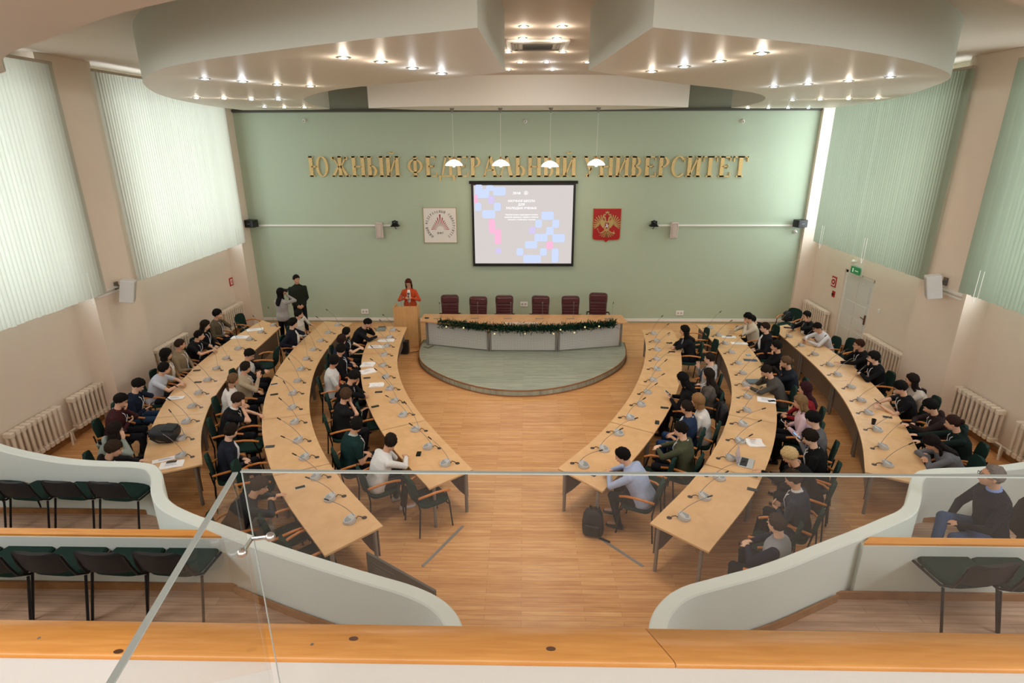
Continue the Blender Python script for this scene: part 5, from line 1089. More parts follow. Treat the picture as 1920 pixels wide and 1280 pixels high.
PHC = {'k': mat('black phone glass', '141518', rough=.12, spec=.6), 'w': mat('white phone shell', 'd8d8dc', rough=.3), 'b': mat('lit blue phone display', '6f9ecb', rough=.2, emit=('6f9ecb', .8))}
def held_phone(pos, fac, col, who, tilt=35):
    t = thing('smartphone', pos, fac-PI/2, '%s smartphone held by the %s' % ({'k': 'black', 'w': 'white', 'b': 'blue-lit'}[col], who), 'phone')
    M4 = Matrix.Rotation(math.radians(tilt), 4, 'X'); b = MB(); b.rbox(-.036, .036, -.074, .074, -.004, .004, .01, M4); b.build('case', PHC['w' if col == 'w' else 'k'], t)
    b = MB(); b.box(-.031, .031, -.066, .066, .004, .005, M4); b.build('display', PHC['b' if col == 'b' else 'k'], t, smooth=False); return t
K, BR, DB, LB, BL, RD = '15120f', '33261d', '221a15', '6d5138', 'b79a68', '4a1e16'
BLK, NAVY = '17171a', '1c2231'
PEOPLE = [
# --- left wall row, far to near
dict(u=408, v=589, row='L3', who='person in olive sweater at the left wall', label='person in olive sweater and white lanyard seated farthest along the left wall', hair=(K, 'messy'), top=('5b5240', 'long'), lan=1, lean=4, look='stage', hpitch=10, lh='mouth', rh='lap'),
dict(u=385, v=610, row='L3', who='long haired person in black at the left wall', label='person with long dark brown hair and black top at the left wall', hair=(DB, 'long'), hl=.36, fem=1, top=(BLK, 'long'), lan=1, lean=6, look='stage', hpitch=20),
dict(u=374, v=629, row='L3', who='person in black t-shirt with clasped forearms', label='person in black t-shirt and lanyard clasping bare forearms on the left wall table', hair=(K, 'crop'), top=(BLK, 'short'), lan=1, lean=20, look='stage', lh='clasp', rh='clasp'),
dict(u=338, v=646, row='L3', who='person in sand zip jacket by the left wall', label='person with short brown hair and sand jacket by the left wall radiator', hair=(BR, 'crop'), top=('8b7a62', 'long'), lan=1, lean=2, look='stage', garment='jacket'),
dict(u=312, v=665, row='L3', who='black bobbed person in light brown jacket', label='person with black bobbed hair and light brown jacket at the left wall', hair=(K, 'bob'), top=('8a6b4a', 'long'), lan=1, lean=3, look='stage', garment='jacket', front='c9c2b4'),
dict(u=309, v=691, row='L3', who='person in plain white t-shirt at the left wall', label='person in plain white t-shirt resting bare forearms on the left wall table', hair=(K, 'short'), top=('b7bbc6', 'short'), lean=22, look='stage', hyaw=30, lh='clasp', rh='clasp', pants='24242c'),
dict(u=259, v=722, row='L3', who='person in navy sweater and jeans by the wall', label='person in navy sweater and blue jeans looking down at a phone by the left wall', hair=(K, 'short'), top=('1a2031', 'long'), lan=1, lean=14, hpitch=42, lh='cheek', rh='phonelap', pants='2f4460', ph='k'),
dict(u=227, v=751, row='L3', who='person in dark red plaid shirt', label='person in dark red plaid shirt holding a phone, hand on face, left wall', hair=(K, 'short'), top=('3c1e20', 'long'), lan=1, lean=14, hpitch=30, hyaw=10, lh='mouth', rh='phone', ph='k', print_='x'),
dict(u=217, v=806, row='L3', who='bespectacled person in grey green hoodie', label='person with long dark hair, glasses and grey green hoodie, hand on cheek', hair=(DB, 'long'), hl=.22, fem=1, top=('8f9a92', 'long'), lean=14, look='stage', glasses=1, lh='rest', rh='cheek', hood=1),
dict(u=214, v=842, row='L3', who='person in black hoodie behind the parapet', label='person in black hoodie reading papers at the near end of the left wall row', hair=(BR, 'messy'), top=('211f20', 'long'), hood=1, lean=26, hpitch=22, hyaw=5, lh='fwd', rh='fwd', lan=1),
# --- left middle row
dict(u=561, v=589, row='L2', who='person in white long sleeved shirt', label='person in white long sleeved shirt at the far end of the left middle row', hair=(K, 'short'), top=('c3bfb6', 'long'), lean=2, look='stage', lh='back', rh='lap', beard=1),
dict(u=550, v=606, row='L2', who='person in navy jacket over white shirt', label='person in navy jacket over white shirt, hand on chin, left middle row', hair=(K, 'messy'), top=('1a1c26', 'long'), front='d5d3cd', lean=2, look='stage', lh='cheek', rh='rest', garment='jacket'),
dict(u=468, v=665, row='L2', who='person in black and white block shirt', label='person in black and white block pattern shirt beside the turned empty chair', hair=(K, 'short'), top=('d2d0cc', 'long', '18181b'), lean=10, hpitch=30, hyaw=20, lh='clasp', rh='clasp', lan=1),
dict(u=461, v=689, row='L2', who='person in beige overshirt with raised hand', label='person in beige overshirt raising an open hand, left middle row', hair=(DB, 'crop'), top=('a89880', 'long'), lean=4, look='stage', lh='lap', rh='raise', lan=1),
dict(u=438, v=712, row='L2', who='brown haired person in white striped sweater', label='person with long light brown hair and white sweater, left middle row', hair=(LB, 'pony'), fem=1, top=('d8d4cf', 'long'), lean=8, look='stage', lh='lap', rh='lap'),
dict(u=447, v=750, row='L2', who='person in black t-shirt, elbow on table', label='person in black t-shirt with white neckline, elbow on the left middle table', hair=(BR, 'messy'), top=(BLK, 'short'), collar='d8d8d8', lan=1, lean=20, hpitch=20, hyaw=25, lh='clasp', rh='fore', reach=.02),
dict(u=434, v=808, row='L2', who='person with hair bun and navy blazer', label='person with dark hair bun, glasses and navy blazer, left middle row', hair=(DB, 'bun'), fem=1, glasses=1, top=('20242f', 'long'), front='cfd0d6', lean=8, look='stage', lh='lap', rh='lap', garment='blazer', vox=.008),
dict(u=487, v=912, row='L2', who='person in dark grey sweatshirt behind the glass', label='person in dark grey sweatshirt leaning on the table, seen through the railing glass', hair=(BR, 'messy'), top=('2b2c2f', 'long'), lean=34, hpitch=22, hyaw=25, lh='fwd', rh='fold', pants='8a7f74', vox=.008, turn=-6, big=1.26),
# --- left inner row
dict(u=689, v=606, row='L1', who='person in black sweater holding forehead', label='person in black sweater holding forehead while writing beside the lectern', hair=(K, 'crop'), top=(BLK, 'long'), lean=28, hpitch=38, lh='fore', rh='fwd', beard=1),
dict(u=650, v=623, row='L1', who='person in black t-shirt with loose hands', label='person in black t-shirt and lanyard with bare arms, hands together, left inner row', hair=(K, 'crop'), top=(BLK, 'short'), lan=1, lean=8, look='stage', lh='clasp', rh='clasp'),
dict(u=641, v=638, row='L1', who='dark haired person in navy jacket', label='person in navy jacket half hidden behind a black haired neighbour', hair=('2b1a18', 'messy'), top=('1b2030', 'long'), lean=4, look='stage', lh='lap', rh='knee'),
dict(u=640, v=655, row='L1', who='person in black hoodie with long lanyard', label='person in black hoodie with long white lanyard, left inner row', hair=(K, 'messy'), top=('141416', 'long'), lan=1, hood=1, lean=3, look='stage', lh='lap', rh='lap'),
dict(u=627, v=677, row='L1', who='person in white t-shirt with orange print', label='person in white t-shirt with a big orange print, left inner row', hair=(K, 'messy'), top=('c9c9c7', 'short'), print='d0512a', lean=4, look='stage', lh='lap', rh='knee', skin=3),
dict(u=663, v=707, row='L1', who='person in black with fist on brow', label='person in black sweater bowing head onto a fist, left inner row', hair=(K, 'messy'), top=('121214', 'long'), lean=20, hpitch=45, lh='fold', rh='fore', lan=1),
dict(u=649, v=741, row='L1', who='brown haired person in black t-shirt', label='person with brown hair and black t-shirt covering the mouth, left inner row', hair=('4a3526', 'messy'), top=('18181b', 'short'), lean=8, look='stage', lh='knee', rh='mouth', vox=.0085),
dict(u=669, v=797, row='L1', who='broad person in dark green t-shirt', label='broad person in dark green t-shirt with pale neckline and badge', hair=(K, 'short'), big=1.34, top=('16302f', 'short'), collar='a8b0ae', lan=1, lean=8, look='stage', lh='lap', rh='lap', vox=.0085, skin=1),
dict(u=733, v=828, row='L1', who='person in white sweatshirt at the table end', label='person in white sweatshirt, elbow on the near end of the left inner table', hair=(DB, 'short'), top=('d6d6d6', 'long'), lean=20, look='stage', lh='chin', rh='fold', vox=.008, pants='2a2b30', shoe='d8d8d8'),
# --- right inner row
dict(u=1283, v=620, row='R1', who='long black haired person in black blazer', label='person with long black hair and black blazer, chin on hand, right inner row', hair=(K, 'long'), hl=.28, fem=1, top=('18181c', 'long'), front='b9bcc6', lean=12, look='stage', lh='chin', rh='fold', garment='blazer'),
dict(u=1330, v=672, row='R1', who='person in light grey zip hoodie', label='person with glasses and light grey hoodie turned toward the stage', hair=(DB, 'crop'), glasses=1, top=('a7a6a6', 'long'), lean=-4, look='stage', hood=1, lh='lap', rh='raise', reach=-.1, front='2a3950'),
dict(u=1328, v=703, row='R1', who='long haired person in brown grey plaid', label='person with long dark hair and brown grey checked overshirt', hair=(DB, 'long'), hl=.34, fem=1, top=('57504b', 'long'), lean=-2, look='stage', lh='lap', rh='lap', lan=1),
dict(u=1280, v=711, row='R1', who='long black haired person leaning with phone', label='person with long black hair in black leaning over the table with a phone', hair=('0e0d0e', 'long'), hl=.30, fem=1, top=('131214', 'long'), lean=12, hyaw=20, hpitch=26, lh='phone', rh='phone', ph='w', reach=.10),
dict(u=1308, v=752, row='R1', who='light brown haired person in white blouse', label='person with light brown hair and white blouse, right inner row', hair=('8a6845', 'bob'), fem=1, top=('cfccc8', 'long'), lean=7, look='stage', lh='lap', rh='lap'),
dict(u=1287, v=764, row='R1', who='person in dark blue shirt with lanyard', label='person in dark blue short sleeved shirt with white lanyard, bare forearms', hair=(DB, 'crop'), top=('22304a', 'short'), front='cfd2da', lan=1, lean=0, look='stage', lh='lap', rh='lap', pants='27406a'),
dict(u=1276, v=806, row='R1', who='person in olive green sweater with lanyard', label='person in olive green sweater with white lanyard, right inner row', hair=(K, 'short'), top=('454937', 'long'), lan=1, lean=4, hpitch=22, hyaw=-20, lh='clasp', rh='clasp', vox=.0085),
dict(u=1167, v=855, row='R1', who='broad person in light blue shirt', label='broad person in light blue shirt at the near end of the right inner row', hair=('100f0f', 'short'), big=1.26, top=('9fabc9', 'long'), lean=28, hpitch=22, hyaw=-8, lh='clasp', rh='clasp', vox=.0075, turn=8, skin=0, collar='a9b5d0'),
# --- right middle row
dict(u=1409, v=600, row='R2', who='hidden person in black reaching out', label='person in black almost hidden behind the cream shirt, reaching onto the table', hair=(K, 'short'), top=(BLK, 'long'), lean=42, hpitch=20, lh='fwd', rh='fwd'),
dict(u=1402, v=596, row='R2', who='person in cream shirt with hand on mouth', label='person in cream shirt with hand on mouth, far end of the right middle row', hair=('0f0e0e', 'messy'), top=('c4b9a5', 'long'), lean=16, hpitch=18, hyaw=-15, lh='mouth', rh='fwd'),
dict(u=1434, v=614, row='R2', who='person with glasses in black blazer', label='person with glasses and black blazer over white t-shirt, right middle row', hair=('2d1f19', 'crop'), glasses=1, top=('17171b', 'long'), front='d9d9dc', lean=2, look='stage', lh='lap', rh='lap', garment='blazer'),
dict(u=1455, v=649, row='R2', who='bearded person in black sweater, middle row', label='bearded person in black sweater, chin on hand, right middle row', hair=(K, 'short'), beard=1, top=('121214', 'long'), lean=2, look='stage', lh='chin', rh='knee'),
dict(u=1473, v=679, row='R2', who='person with tied back hair and navy coat', label='person with tied back light brown hair and navy jacket, right middle row', hair=('5a4330', 'bun'), top=('1a2028', 'long'), lean=12, look='stage', hpitch=15, lh='mouth', rh='lap'),
dict(u=1438, v=696, row='R2', who='ponytailed person in grey jacket writing', label='person with ponytail and dark grey jacket writing over a stack of papers', hair=(DB, 'pony'), top=('4a4743', 'long'), lean=24, hpitch=42, lh='fwd', rh='fore', garment='jacket'),
dict(u=1509, v=729, row='R2', who='dark red haired person in red sweater', label='person with long dark red hair and red sweater, right middle row', hair=('33161c', 'long'), hl=.36, fem=1, top=('7d1c24', 'long'), lean=4, look='stage', lh='lap', rh='lap', reach=.08),
dict(u=1500, v=754, row='R2', who='person with ombre hair in pink blouse', label='person with long blond brown hair and pale pink blouse using a phone', hair=('7d6243', 'long'), hl=.30, fem=1, top=('c9afb8', 'long'), lean=8, hpitch=15, lh='phonelap', rh='phonelap', ph='w'),
dict(u=1524, v=786, row='R2', who='black haired person in grey sweater, middle row', label='person with black hair and grey sweater looking down, right middle row', hair=('0e0e10', 'messy'), top=('5d5d60', 'long'), lean=8, hpitch=28, lh='phone', rh='phone', ph='b'),
dict(u=1519, v=821, row='R2', who='person in black sweatshirt with white lanyard', label='person in black sweatshirt with bright white lanyard, right middle row', hair=('1d1611', 'messy'), top=('101114', 'long'), lan=1, lean=12, hpitch=28, lh='phonelap', rh='phonelap', ph='w', vox=.0085),
dict(u=1481, v=855, row='R2', who='short blond haired person in black', label='person with short blond hair and black jacket at the laptop', hair=('c2a778', 'messy'), fem=1, top=('151517', 'long'), lean=30, hpitch=38, lh='fwd', rh='chin', vox=.0085, reach=.1),
dict(u=1487, v=898, row='R2', who='brown haired person in slate sweater', label='brown haired person in slate grey sweater, seen just under the glass edge', hair=('362820', 'short'), top=('2e3440', 'long'), collar='c9c9c9', lan=1, lean=8, hpitch=30, lh='phonelap', rh='phonelap', vox=.008),
dict(u=1455, v=982, row='R2', who='person in grey raglan shirt with navy sleeves', label='person in grey shirt with navy sleeves at the near end of the right middle row', hair=('3c3029', 'crop'), top=('8e9196', 'long', '1a2033'), lean=0, look='stage', hyaw=0, lh='clasp', rh='clasp', reach=-.1, pants='14161c', vox=.0075, skin=2),
# --- right wall row
dict(u=1512, v=592, row='R3', who='person in black suit on the telephone', label='person in black suit holding a phone to the ear, far right corner', hair=('181311', 'crop'), top=('121214', 'long'), front='c9c9cc', lean=8, hpitch=12, lh='ear', rh='table', garment='blazer', ph='k', skin=1),
dict(u=1532, v=614, row='R3', who='person in white shirt bent over a phone', label='person in white shirt bent over a phone on the right wall table', hair=(K, 'crop'), top=('c9c5c8', 'long'), lean=26, hpitch=35, lh='clasp', rh='clasp', ph='k'),
dict(u=1610, v=646, row='R3', who='person with round glasses in black sweater', label='person with round glasses and black sweater, hand stretched onto the right wall table', hair=('3a241a', 'crop'), glasses=1, top=('141416', 'long'), lan=1, lean=14, look='stage', lh='fwd', rh='chin', reach=.1),
dict(u=1637, v=670, row='R3', who='bearded person with glasses at the right wall', label='bearded person with glasses and black sweater, fist at chin, right wall row', hair=(K, 'messy'), glasses=1, beard=1, top=('141417', 'long'), lan=1, lean=12, look='stage', lh='fold', rh='chin'),
dict(u=1709, v=713, row='R3', who='long haired person in cream top', label='person with long black hair and cream top leaning on one hand, right wall row', hair=('1d1412', 'long'), hl=.28, fem=1, top=('b6aba0', 'long'), lean=18, look='stage', lh='fold', rh='cheek'),
dict(u=1688, v=727, row='R3', who='black haired person in black t-shirt', label='person with black hair and black t-shirt holding a phone over the right wall table', hair=('100e0e', 'messy'), top=('131316', 'short'), lan=1, lean=18, hpitch=32, lh='phone', rh='fold', ph='k', reach=.12),
dict(u=1744, v=762, row='R3', who='person in dark brown hoodie writing', label='person in dark brown hoodie writing with a white pen, right wall row', hair=('12100f', 'messy'), top=('2a1f1e', 'long'), lan=1, hood=1, lean=24, hpitch=32, lh='fwd', rh='fold'),
dict(u=1786, v=793, row='R3', who='person with brown hair bun in dark green hoodie', label='person with brown hair bun and dark green hoodie, right wall row', hair=('2e1c17', 'bun'), fem=1, top=('14211f', 'long'), lan=1, hood=1, lean=18, hpitch=18, look='stage', lh='fwd', rh='fwd', reach=.1),
dict(u=1747, v=830, row='R3', who='curly haired person in grey sweater', label='person with long curly dark hair laying head on arms, grey sweater', hair=('1a1312', 'long'), hl=.34, fem=1, top=('66676c', 'long'), lean=40, hpitch=50, lh='fold', rh='fold', vox=.0085, turn=8),
# --- on the tier and standing
dict(u=1858, v=893, row='X', zf=.91, face=math.radians(172), who='grey haired person in navy blazer', label='grey haired person in navy blazer and jeans, legs crossed, on the right tier', hair=('7b736c', 'receding'), skin=1, top=('161b27', 'long'), collar='7f97cc', lean=6, hpitch=-6, hyaw=10, cross=1, lh='lap', rh='lap', reach=.12, pants='3c4f6d', chair=False, vox=.0075, garment='blazer', glasses=1),
]
for p_ in PEOPLE:
    t_, hands, fac, Hw = make_person(p_)
    if p_.get('ph'):
        if p_['lh'] == 'ear': held_phone(hands[-1]+Vector((0, 0, .04)), fac, p_['ph'], p_['who'], 85)
        elif p_['rh'] in ('phone', 'phonelap') and p_['lh'] not in ('phone', 'phonelap'): held_phone(hands[1]+Vector((0, 0, .012)), fac, p_['ph'], p_['who'])
        elif p_['lh'] in ('phone', 'phonelap') and p_['rh'] not in ('phone', 'phonelap'): held_phone(hands[-1]+Vector((0, 0, .012)), fac, p_['ph'], p_['who'])
        else: held_phone((hands[-1]+hands[1])/2+Vector((0, 0, .015)), fac, p_['ph'], p_['who'])
# standing figures
hw = at(525, 553, 1.56); w_, hnd, f_, H_ = make_person(dict(u=525, v=553, row='X', stand=1, xy=(hw.x, hw.y), face=math.radians(70), who='photographer', label='person with long black hair and grey sweater, seen from behind, taking a photograph', hair=('131011', 'long'), hl=.30, fem=1, top=('9a9593', 'long'), pants='16161a', lean=0, hyaw=10, hpitch=0, lh='cam', rh='cam', g=1.0, chair=False, facepix=True))
t = thing('photo_camera', ((hnd[-1]+hnd[1])/2+Vector((0, .02, .03)), math.radians(-20), 'black photo camera raised by the person in grey sweater', 'camera')if False else ((hnd[-1]+hnd[1])/2+Vector((0, .02, .03))), math.radians(-20), 'black photo camera raised by the person in grey sweater', 'camera')
b = MB(); b.rbox(-.07, .07, -.03, .03, -.045, .045, .01); b.build('camera_body', M_BLACK, t); b = MB(); b.lathe([(.03, .03), (.034, .11), (.03, .112), (.001, .10)], 14, Matrix.Rotation(-PI/2, 4, 'X')); b.build('lens', M_BLACK, t)
hw = at(556, 527, 1.66); make_person(dict(u=556, v=527, row='X', stand=1, xy=(hw.x, hw.y), face=math.radians(-62), who='standing man', label='person in dark green sweater standing by the green wall with hands clasped', hair=('1c1512', 'crop'), top=('23271f', 'long'), pants='17171d', lean=0, hyaw=-20, hpitch=6, lh='front', rh='front', g=1.07, chair=False, collar='1c2019', skin=1, big=1.08))
hw = at(767, 533, 1.56); w_, hnd, f_, H_ = make_person(dict(u=767, v=533, row='X', stand=1, xy=(hw.x, hw.y), face=math.radians(-88), who='speaker', label='person with long red brown hair and orange red jacket speaking at the lectern', hair=('4e2117', 'long'), hl=.24, fem=1, glasses=1, top=('b84a28', 'long'), front='d9d2cd', pants='1b1b1f', lean=4, hyaw=0, hpitch=18, lh='mic', rh='mic', g=1.0, chair=False, garment='jacket', lips='9c3a34', vox=.0085, big=1.05))
m_ = (hnd[-1]+hnd[1])/2; t = thing('hand_microphone', m_, 0, 'black hand microphone held by the person in orange red jacket', 'microphone')
b = MB(); b.cap((0, 0, -.10), (0, -.01, .06), .012, .016, 10); b.build('handle', M_BLACK, t); b = MB(); b.ell((0, -.015, .10), .024, .024, .03); b.build('microphone_head', M_BLACK, t)
b = MB(); b.tube([(.017*math.cos(a), -.012+.017*math.sin(a), .055) for a in [2*PI*i/14 for i in range(15)]], .004, 6); b.build('orange_ring', mat('orange ring', 'd8722a'), t)

# office chairs on the right tier
def office_chair(loc, rz, label):
    t = thing('office_chair', loc, rz, label, 'chair'); M_ = mat('black office fabric', '121214', rough=.9, noise=.2, scale=90)
    b = MB(); b.rbox(-.24, .24, -.22, .24, .42, .49, .09); b.build('seat', M_, t)
    b = MB(); b.rings([[Vector((x*.23*q, -.24+dd+y, z)) for x, y in [(-1, 0), (-.6, -.03), (0, -.035), (.6, -.03), (1, 0), (.6, .03), (0, .03), (-.6, .03)]] for z, q, dd in ((.56, .7, 0), (.62, .95, -.02), (.84, 1, -.09), (.92, .85, -.12), (.95, .5, -.13))]); b.build('backrest', M_, t)
    b = MB(); b.tube([(0, -.1, .42), (0, -.27, .42), (0, -.29, .66)], .018, 8); b.build('back_bracket', M_BLACKM, t); b = MB(); b.tube([(0, 0, .42), (0, 0, .08)], .025, 10); b.build('gas_column', M_BLACKM, t)
    for k in range(5):
        a = 2*PI*k/5+.3; b = MB(); b.tube([(0, 0, .1), (.28*math.cos(a), .28*math.sin(a), .06)], .02, 8); b.ell((.28*math.cos(a), .28*math.sin(a), .03), .028, .028, .03); b.build('leg', M_BLACKM, t)
    return t
op = [o for o in bpy.data.objects if o.name.startswith('person') and o.get('label', '').startswith('grey haired')][0]
office_chair((op.location.x+.03, op.location.y, .91), op.rotation_euler.z, 'black office chair under the grey haired person on the right tier')
p = at(1912, 985, .91+.4); office_chair((p.x+.05, p.y, .91), math.radians(100), 'black office chair cut off by the right picture edge on the tier')
# ------------------------------------------------------------------ empty chairs
def chair_at(u, v, z, face_deg, label):
    p = at(u, v, z); a = math.radians(face_deg); put_chair(p.x, p.y, 0, a-PI/2, label, 'empty green armchairs')
chair_at(500, 683, .47, 185, 'empty green armchair turned round behind the left middle row, beside the block pattern shirt')
chair_at(468, 617, .47, -10, 'empty green armchair by the radiator at the far end of the left wall row')
chair_at(468, 832, .47, 10, 'empty green armchair between black t-shirt and navy blazer, left middle row')
chair_at(484, 908, .47, 15, 'empty green armchair in front of the navy blazer person, left middle row')
chair_at(540, 1002, .47, 42, 'empty green armchair nearest the dark grey sweatshirt, seen through the glass')
chair_at(582, 1043, .47, 44, 'empty green armchair tucked under the near end of the left middle table')
chair_at(704, 792, .47, 20, 'empty green armchair between brown haired and broad green shirted people, left inner row')
chair_at(803, 930, .47, 35, 'empty green armchair tucked under the near end of the left inner table')
chair_at(1303, 645, .47, 180, 'empty green armchair behind the black blazer person, right inner row')
chair_at(1318, 668, .47, 178, 'empty green armchair beside the light grey hoodie, right inner row')
chair_at(1225, 893, .47, 152, 'empty green armchair between olive sweater and light blue shirt')
chair_at(1578, 668, .47, 195, 'empty green armchair between white shirt and round glasses, right wall row')
chair_at(1445, 1020, .47, 145, 'empty green armchair behind the grey raglan shirt, right middle row')
chair_at(1478, 608, .47, 215, 'dark green armchair in the far right corner holding a black bag')
# ------------------------------------------------------------------ objects on the tables
def onto(u, v, z=TZ): p = at(u, v, z); return Vector((p.x, p.y, z))
def phone(u, v, rz, place, nm='black', l=.15, w=.075):
    t = thing('smartphone', onto(u, v), math.radians(rz), '%s smartphone lying on the table, %s' % (nm, place), 'phone', 'phones on the tables'); b = MB(); b.rbox(-l/2, l/2, -w/2, w/2, 0, .009, .012); b.build('case', PHC['k'] if nm != 'white-cased' else PHC['w'], t)
    b = MB(); b.box(-l/2+.006, l/2-.006, -w/2+.005, w/2-.005, .009, .0095); b.build('display', PHC['k'], t, smooth=False); return t
for a in [(369,694.5,10,'left wall row, farther of two'), (371,716.5,8,'left wall row, by the white t-shirt'), (514,720.5,25,'left middle row, farther of two by the seam','white-cased'), (514,739.5,20,'left middle row, beside the left edge'),
  (506,837,10,'left middle row, poking over the edge'), (563,914,28,'left middle row, near the dark grey sweatshirt','white-cased'), (688,708.5,12,'left inner row, below the white bags'), (710,735,8,'left inner row, below the paper bag'), (703.5,762,30,'left inner row, on a white charging cable'),
  (785,851,92,'left inner row, near its end'), (1255,643,-5,'right inner row, farthest from the balcony'), (1260,659.5,-5,'right inner row, second from the far end'), (1246,764.5,-10,'right inner row, beside the leaning black haired person'), (1232,792,75,'right inner row, square at the table edge'),
  (1411,891,-28,'right middle row, beside the laptop under the glass edge'), (1411,918,-28,'right middle row, beside the slate sweater person'), (1664,782,-20,'right wall row, between phone user and writer'), (1109,889,-35,'right inner row, under the railing glass')]:
    phone(*a[:4], *(a[4:] if len(a) > 4 else ()))
def sheet(u, v, rz, l, w, place, what='sheet of white paper', bag=False, stack=1):
    rn = random.Random(u*3+v); t = thing('paper_bag' if bag else 'paper_sheet', onto(u, v), math.radians(rz), '%s on the table, %s' % (what, place), 'bag' if bag else 'paper')
    b = MB(); n = 8; P = []; ph = rn.uniform(0, 6)
    for j in range(n+1):
        for i in range(n+1):
            x, y = (i/n-.5)*l, (j/n-.5)*w; e = (.012 if bag else .004)*(math.sin(i*.9+ph)+math.sin(j*1.1+ph*2)+2)/2+.001; x += (.012 if bag else 0)*math.sin(j*.8+ph); P.append((x, y, e+(.008 if bag else 0)))
    F = [(j*(n+1)+i, j*(n+1)+i+1, (j+1)*(n+1)+i+1, (j+1)*(n+1)+i) for j in range(n) for i in range(n)]
    if bag: # closed soft bag
        Q = [(x, y, .001) for x, y, z in P]; o = len(P); F += [tuple(k+o for k in f[::-1]) for f in F]; m_ = n+1
        ring = [i for i in range(m_)]+[j*m_+n for j in range(1, m_)]+[n*m_+i for i in range(n-1, -1, -1)]+[j*m_ for j in range(n-1, 0, -1)]
        F += [(ring[k], ring[(k+1) % len(ring)], ring[(k+1) % len(ring)]+o, ring[k]+o) for k in range(len(ring))]; P = P+Q
    b.add(P, F); b.build('sheet' if not bag else 'bag_body', M_PAPER, t, fix=bag)
    b = MB()
    for q in range(4): b.box(-l*.28, l*(.1+.05*q), w*(.22-.12*q)-.003, w*(.22-.12*q)+.003, .0105+(.012 if bag else 0), .011+(.012 if bag else 0))
    b.build('printed_lines', mat('grey print', '9ea2b2', rough=.8), t, smooth=False)
    if bag: b = MB(); b.box(-.05, .05, w*.36, w*.40, .022, .024); b.build('handle', mat('orange slot', 'b5764a'), t, smooth=False)
    return t
sheet(478, 618, 25, .42, .22, 'far end of the left wall row'); sheet(450, 632, 5, .42, .25, 'left wall row, second sheet from the far end')
sheet(329, 746, 5, .32, .16, 'left wall row, beside the white t-shirt person'); sheet(312, 861, 30, .40, .12, 'left wall row, under the black hoodie hands'); sheet(322, 871, 20, .34, .22, 'left wall row, nearest the balcony, under a phone')
phone(322, 866, 15, 'left wall row, on a white sheet')
sheet(724, 638, 2, .42, .22, 'left inner row, beside the person holding forehead'); sheet(706, 650, 2, .42, .22, 'left inner row, below another sheet')
sheet(690, 684, 5, .30, .30, 'left inner row, farther of two at the edge', 'white paper bag', True); sheet(690, 697, 30, .32, .24, 'left inner row, under a folded bag', 'crumpled white bag', True); sheet(706, 722, 12, .30, .24, 'left inner row, above a black phone', 'white paper bag', True)
sheet(1366, 631.5, -8, .36, .18, 'right middle row, in front of the cream shirt'); sheet(1386, 643.5, -6, .40, .16, 'right middle row, in front of the black blazer'); sheet(1437, 750, -20, .34, .24, 'right middle row, by the red sweater person'); phone(1447, 752, 5, 'right middle row, on a white sheet')
phone(1367, 630, 0, 'right middle row, on the sheet before the cream shirt')
sheet(1415, 831, -3, .27, .26, 'right middle row, in front of the laptop', 'white paper bag', True)
t = thing('grey_folder', onto(714.5, 617.5), math.radians(5), 'grey notebook on the far end of the left inner table', 'notebook'); b = MB(); b.rbox(-.13, .13, -.16, .14, 0, .02, .01); b.build('cover', mat('grey cover', '7e837e'), t); b = MB(); b.box(-.10, .10, .16, .22, 0, .02); b.build('pencil_case', M_BLACK, t, smooth=False)
t = thing('leaflet', onto(1407, 675), math.radians(-8), 'dark blue printed leaflet on the right middle table', 'leaflet'); b = MB(); b.box(-.15, .15, -.07, .07, 0, .003); b.build('sheet', mat('blue leaflet', '27405a', rough=.4, noise=.5, scale=14), t, smooth=False)
t = thing('card_box', onto(1403, 666), math.radians(12), 'small pale blue card packet above the leaflet on the right middle table', 'box'); b = MB(); b.box(-.05, .05, -.035, .035, 0, .02); b.build('packet', mat('pale blue card', '8fa3b5'), t, smooth=False)
t = thing('magazine_stack', onto(1414, 717), math.radians(-15), 'stack of books under the writing person in grey jacket', 'books'); 
for q, c in enumerate(('2c3766', 'b9bcc0', '5c6b74')): b = MB(); b.box(-.15, .13, -.1, .1, q*.014, q*.014+.012, Matrix.Rotation(q*.15, 4, 'Z')); b.build('book', mat('book '+c, c), t, smooth=False)
t = thing('paper_cup', onto(1637, 795), 0, 'black paper cup on the right wall table', 'cup'); b = MB(); b.lathe([(.028, 0), (.038, .095), (.040, .098), (.035, .098), (.026, .004), (.001, .004)], 20); b.build('cup', mat('black paper', '19191b', rough=.6), t); b = MB(); b.lathe([(.034, .08), (.001, .081)], 16); b.build('coffee', mat('coffee', '1c100a', rough=.1), t)
t = thing('wallet', onto(1477, 614.5), math.radians(-10), 'black wallet at the far end of the right wall table', 'wallet'); b = MB(); b.rbox(-.1, .1, -.05, .05, 0, .02, .01); b.build('flap', mat('black leather', '151517', rough=.4), t)
for u, v, rz, c, pl in ((1254, 628, 50, '4c4a66', 'far end of the right inner table'), (694, 694, 60, '1a1a1c', 'on the crumpled bag of the left inner table'), (1692, 774, 60, 'dcdcdc', 'upright in the brown hoodie hand')):
    p = onto(u, v); t = thing('pen', (p.x, p.y, TZ+(.012 if 'crumpled' in pl else .1 if 'upright' in pl else .005)), math.radians(rz), '%s pen, %s' % ({'4c4a66': 'violet', '1a1a1c': 'black', 'dcdcdc': 'white'}[c], pl), 'pen'); b = MB()
    b.tube([(-.07, 0, 0), (.07, 0, .0)] if 'upright' not in pl else [(0, 0, -.06), (.02, .0, .08)], .005, 6); b.build('barrel', mat('pen '+c, c), t)
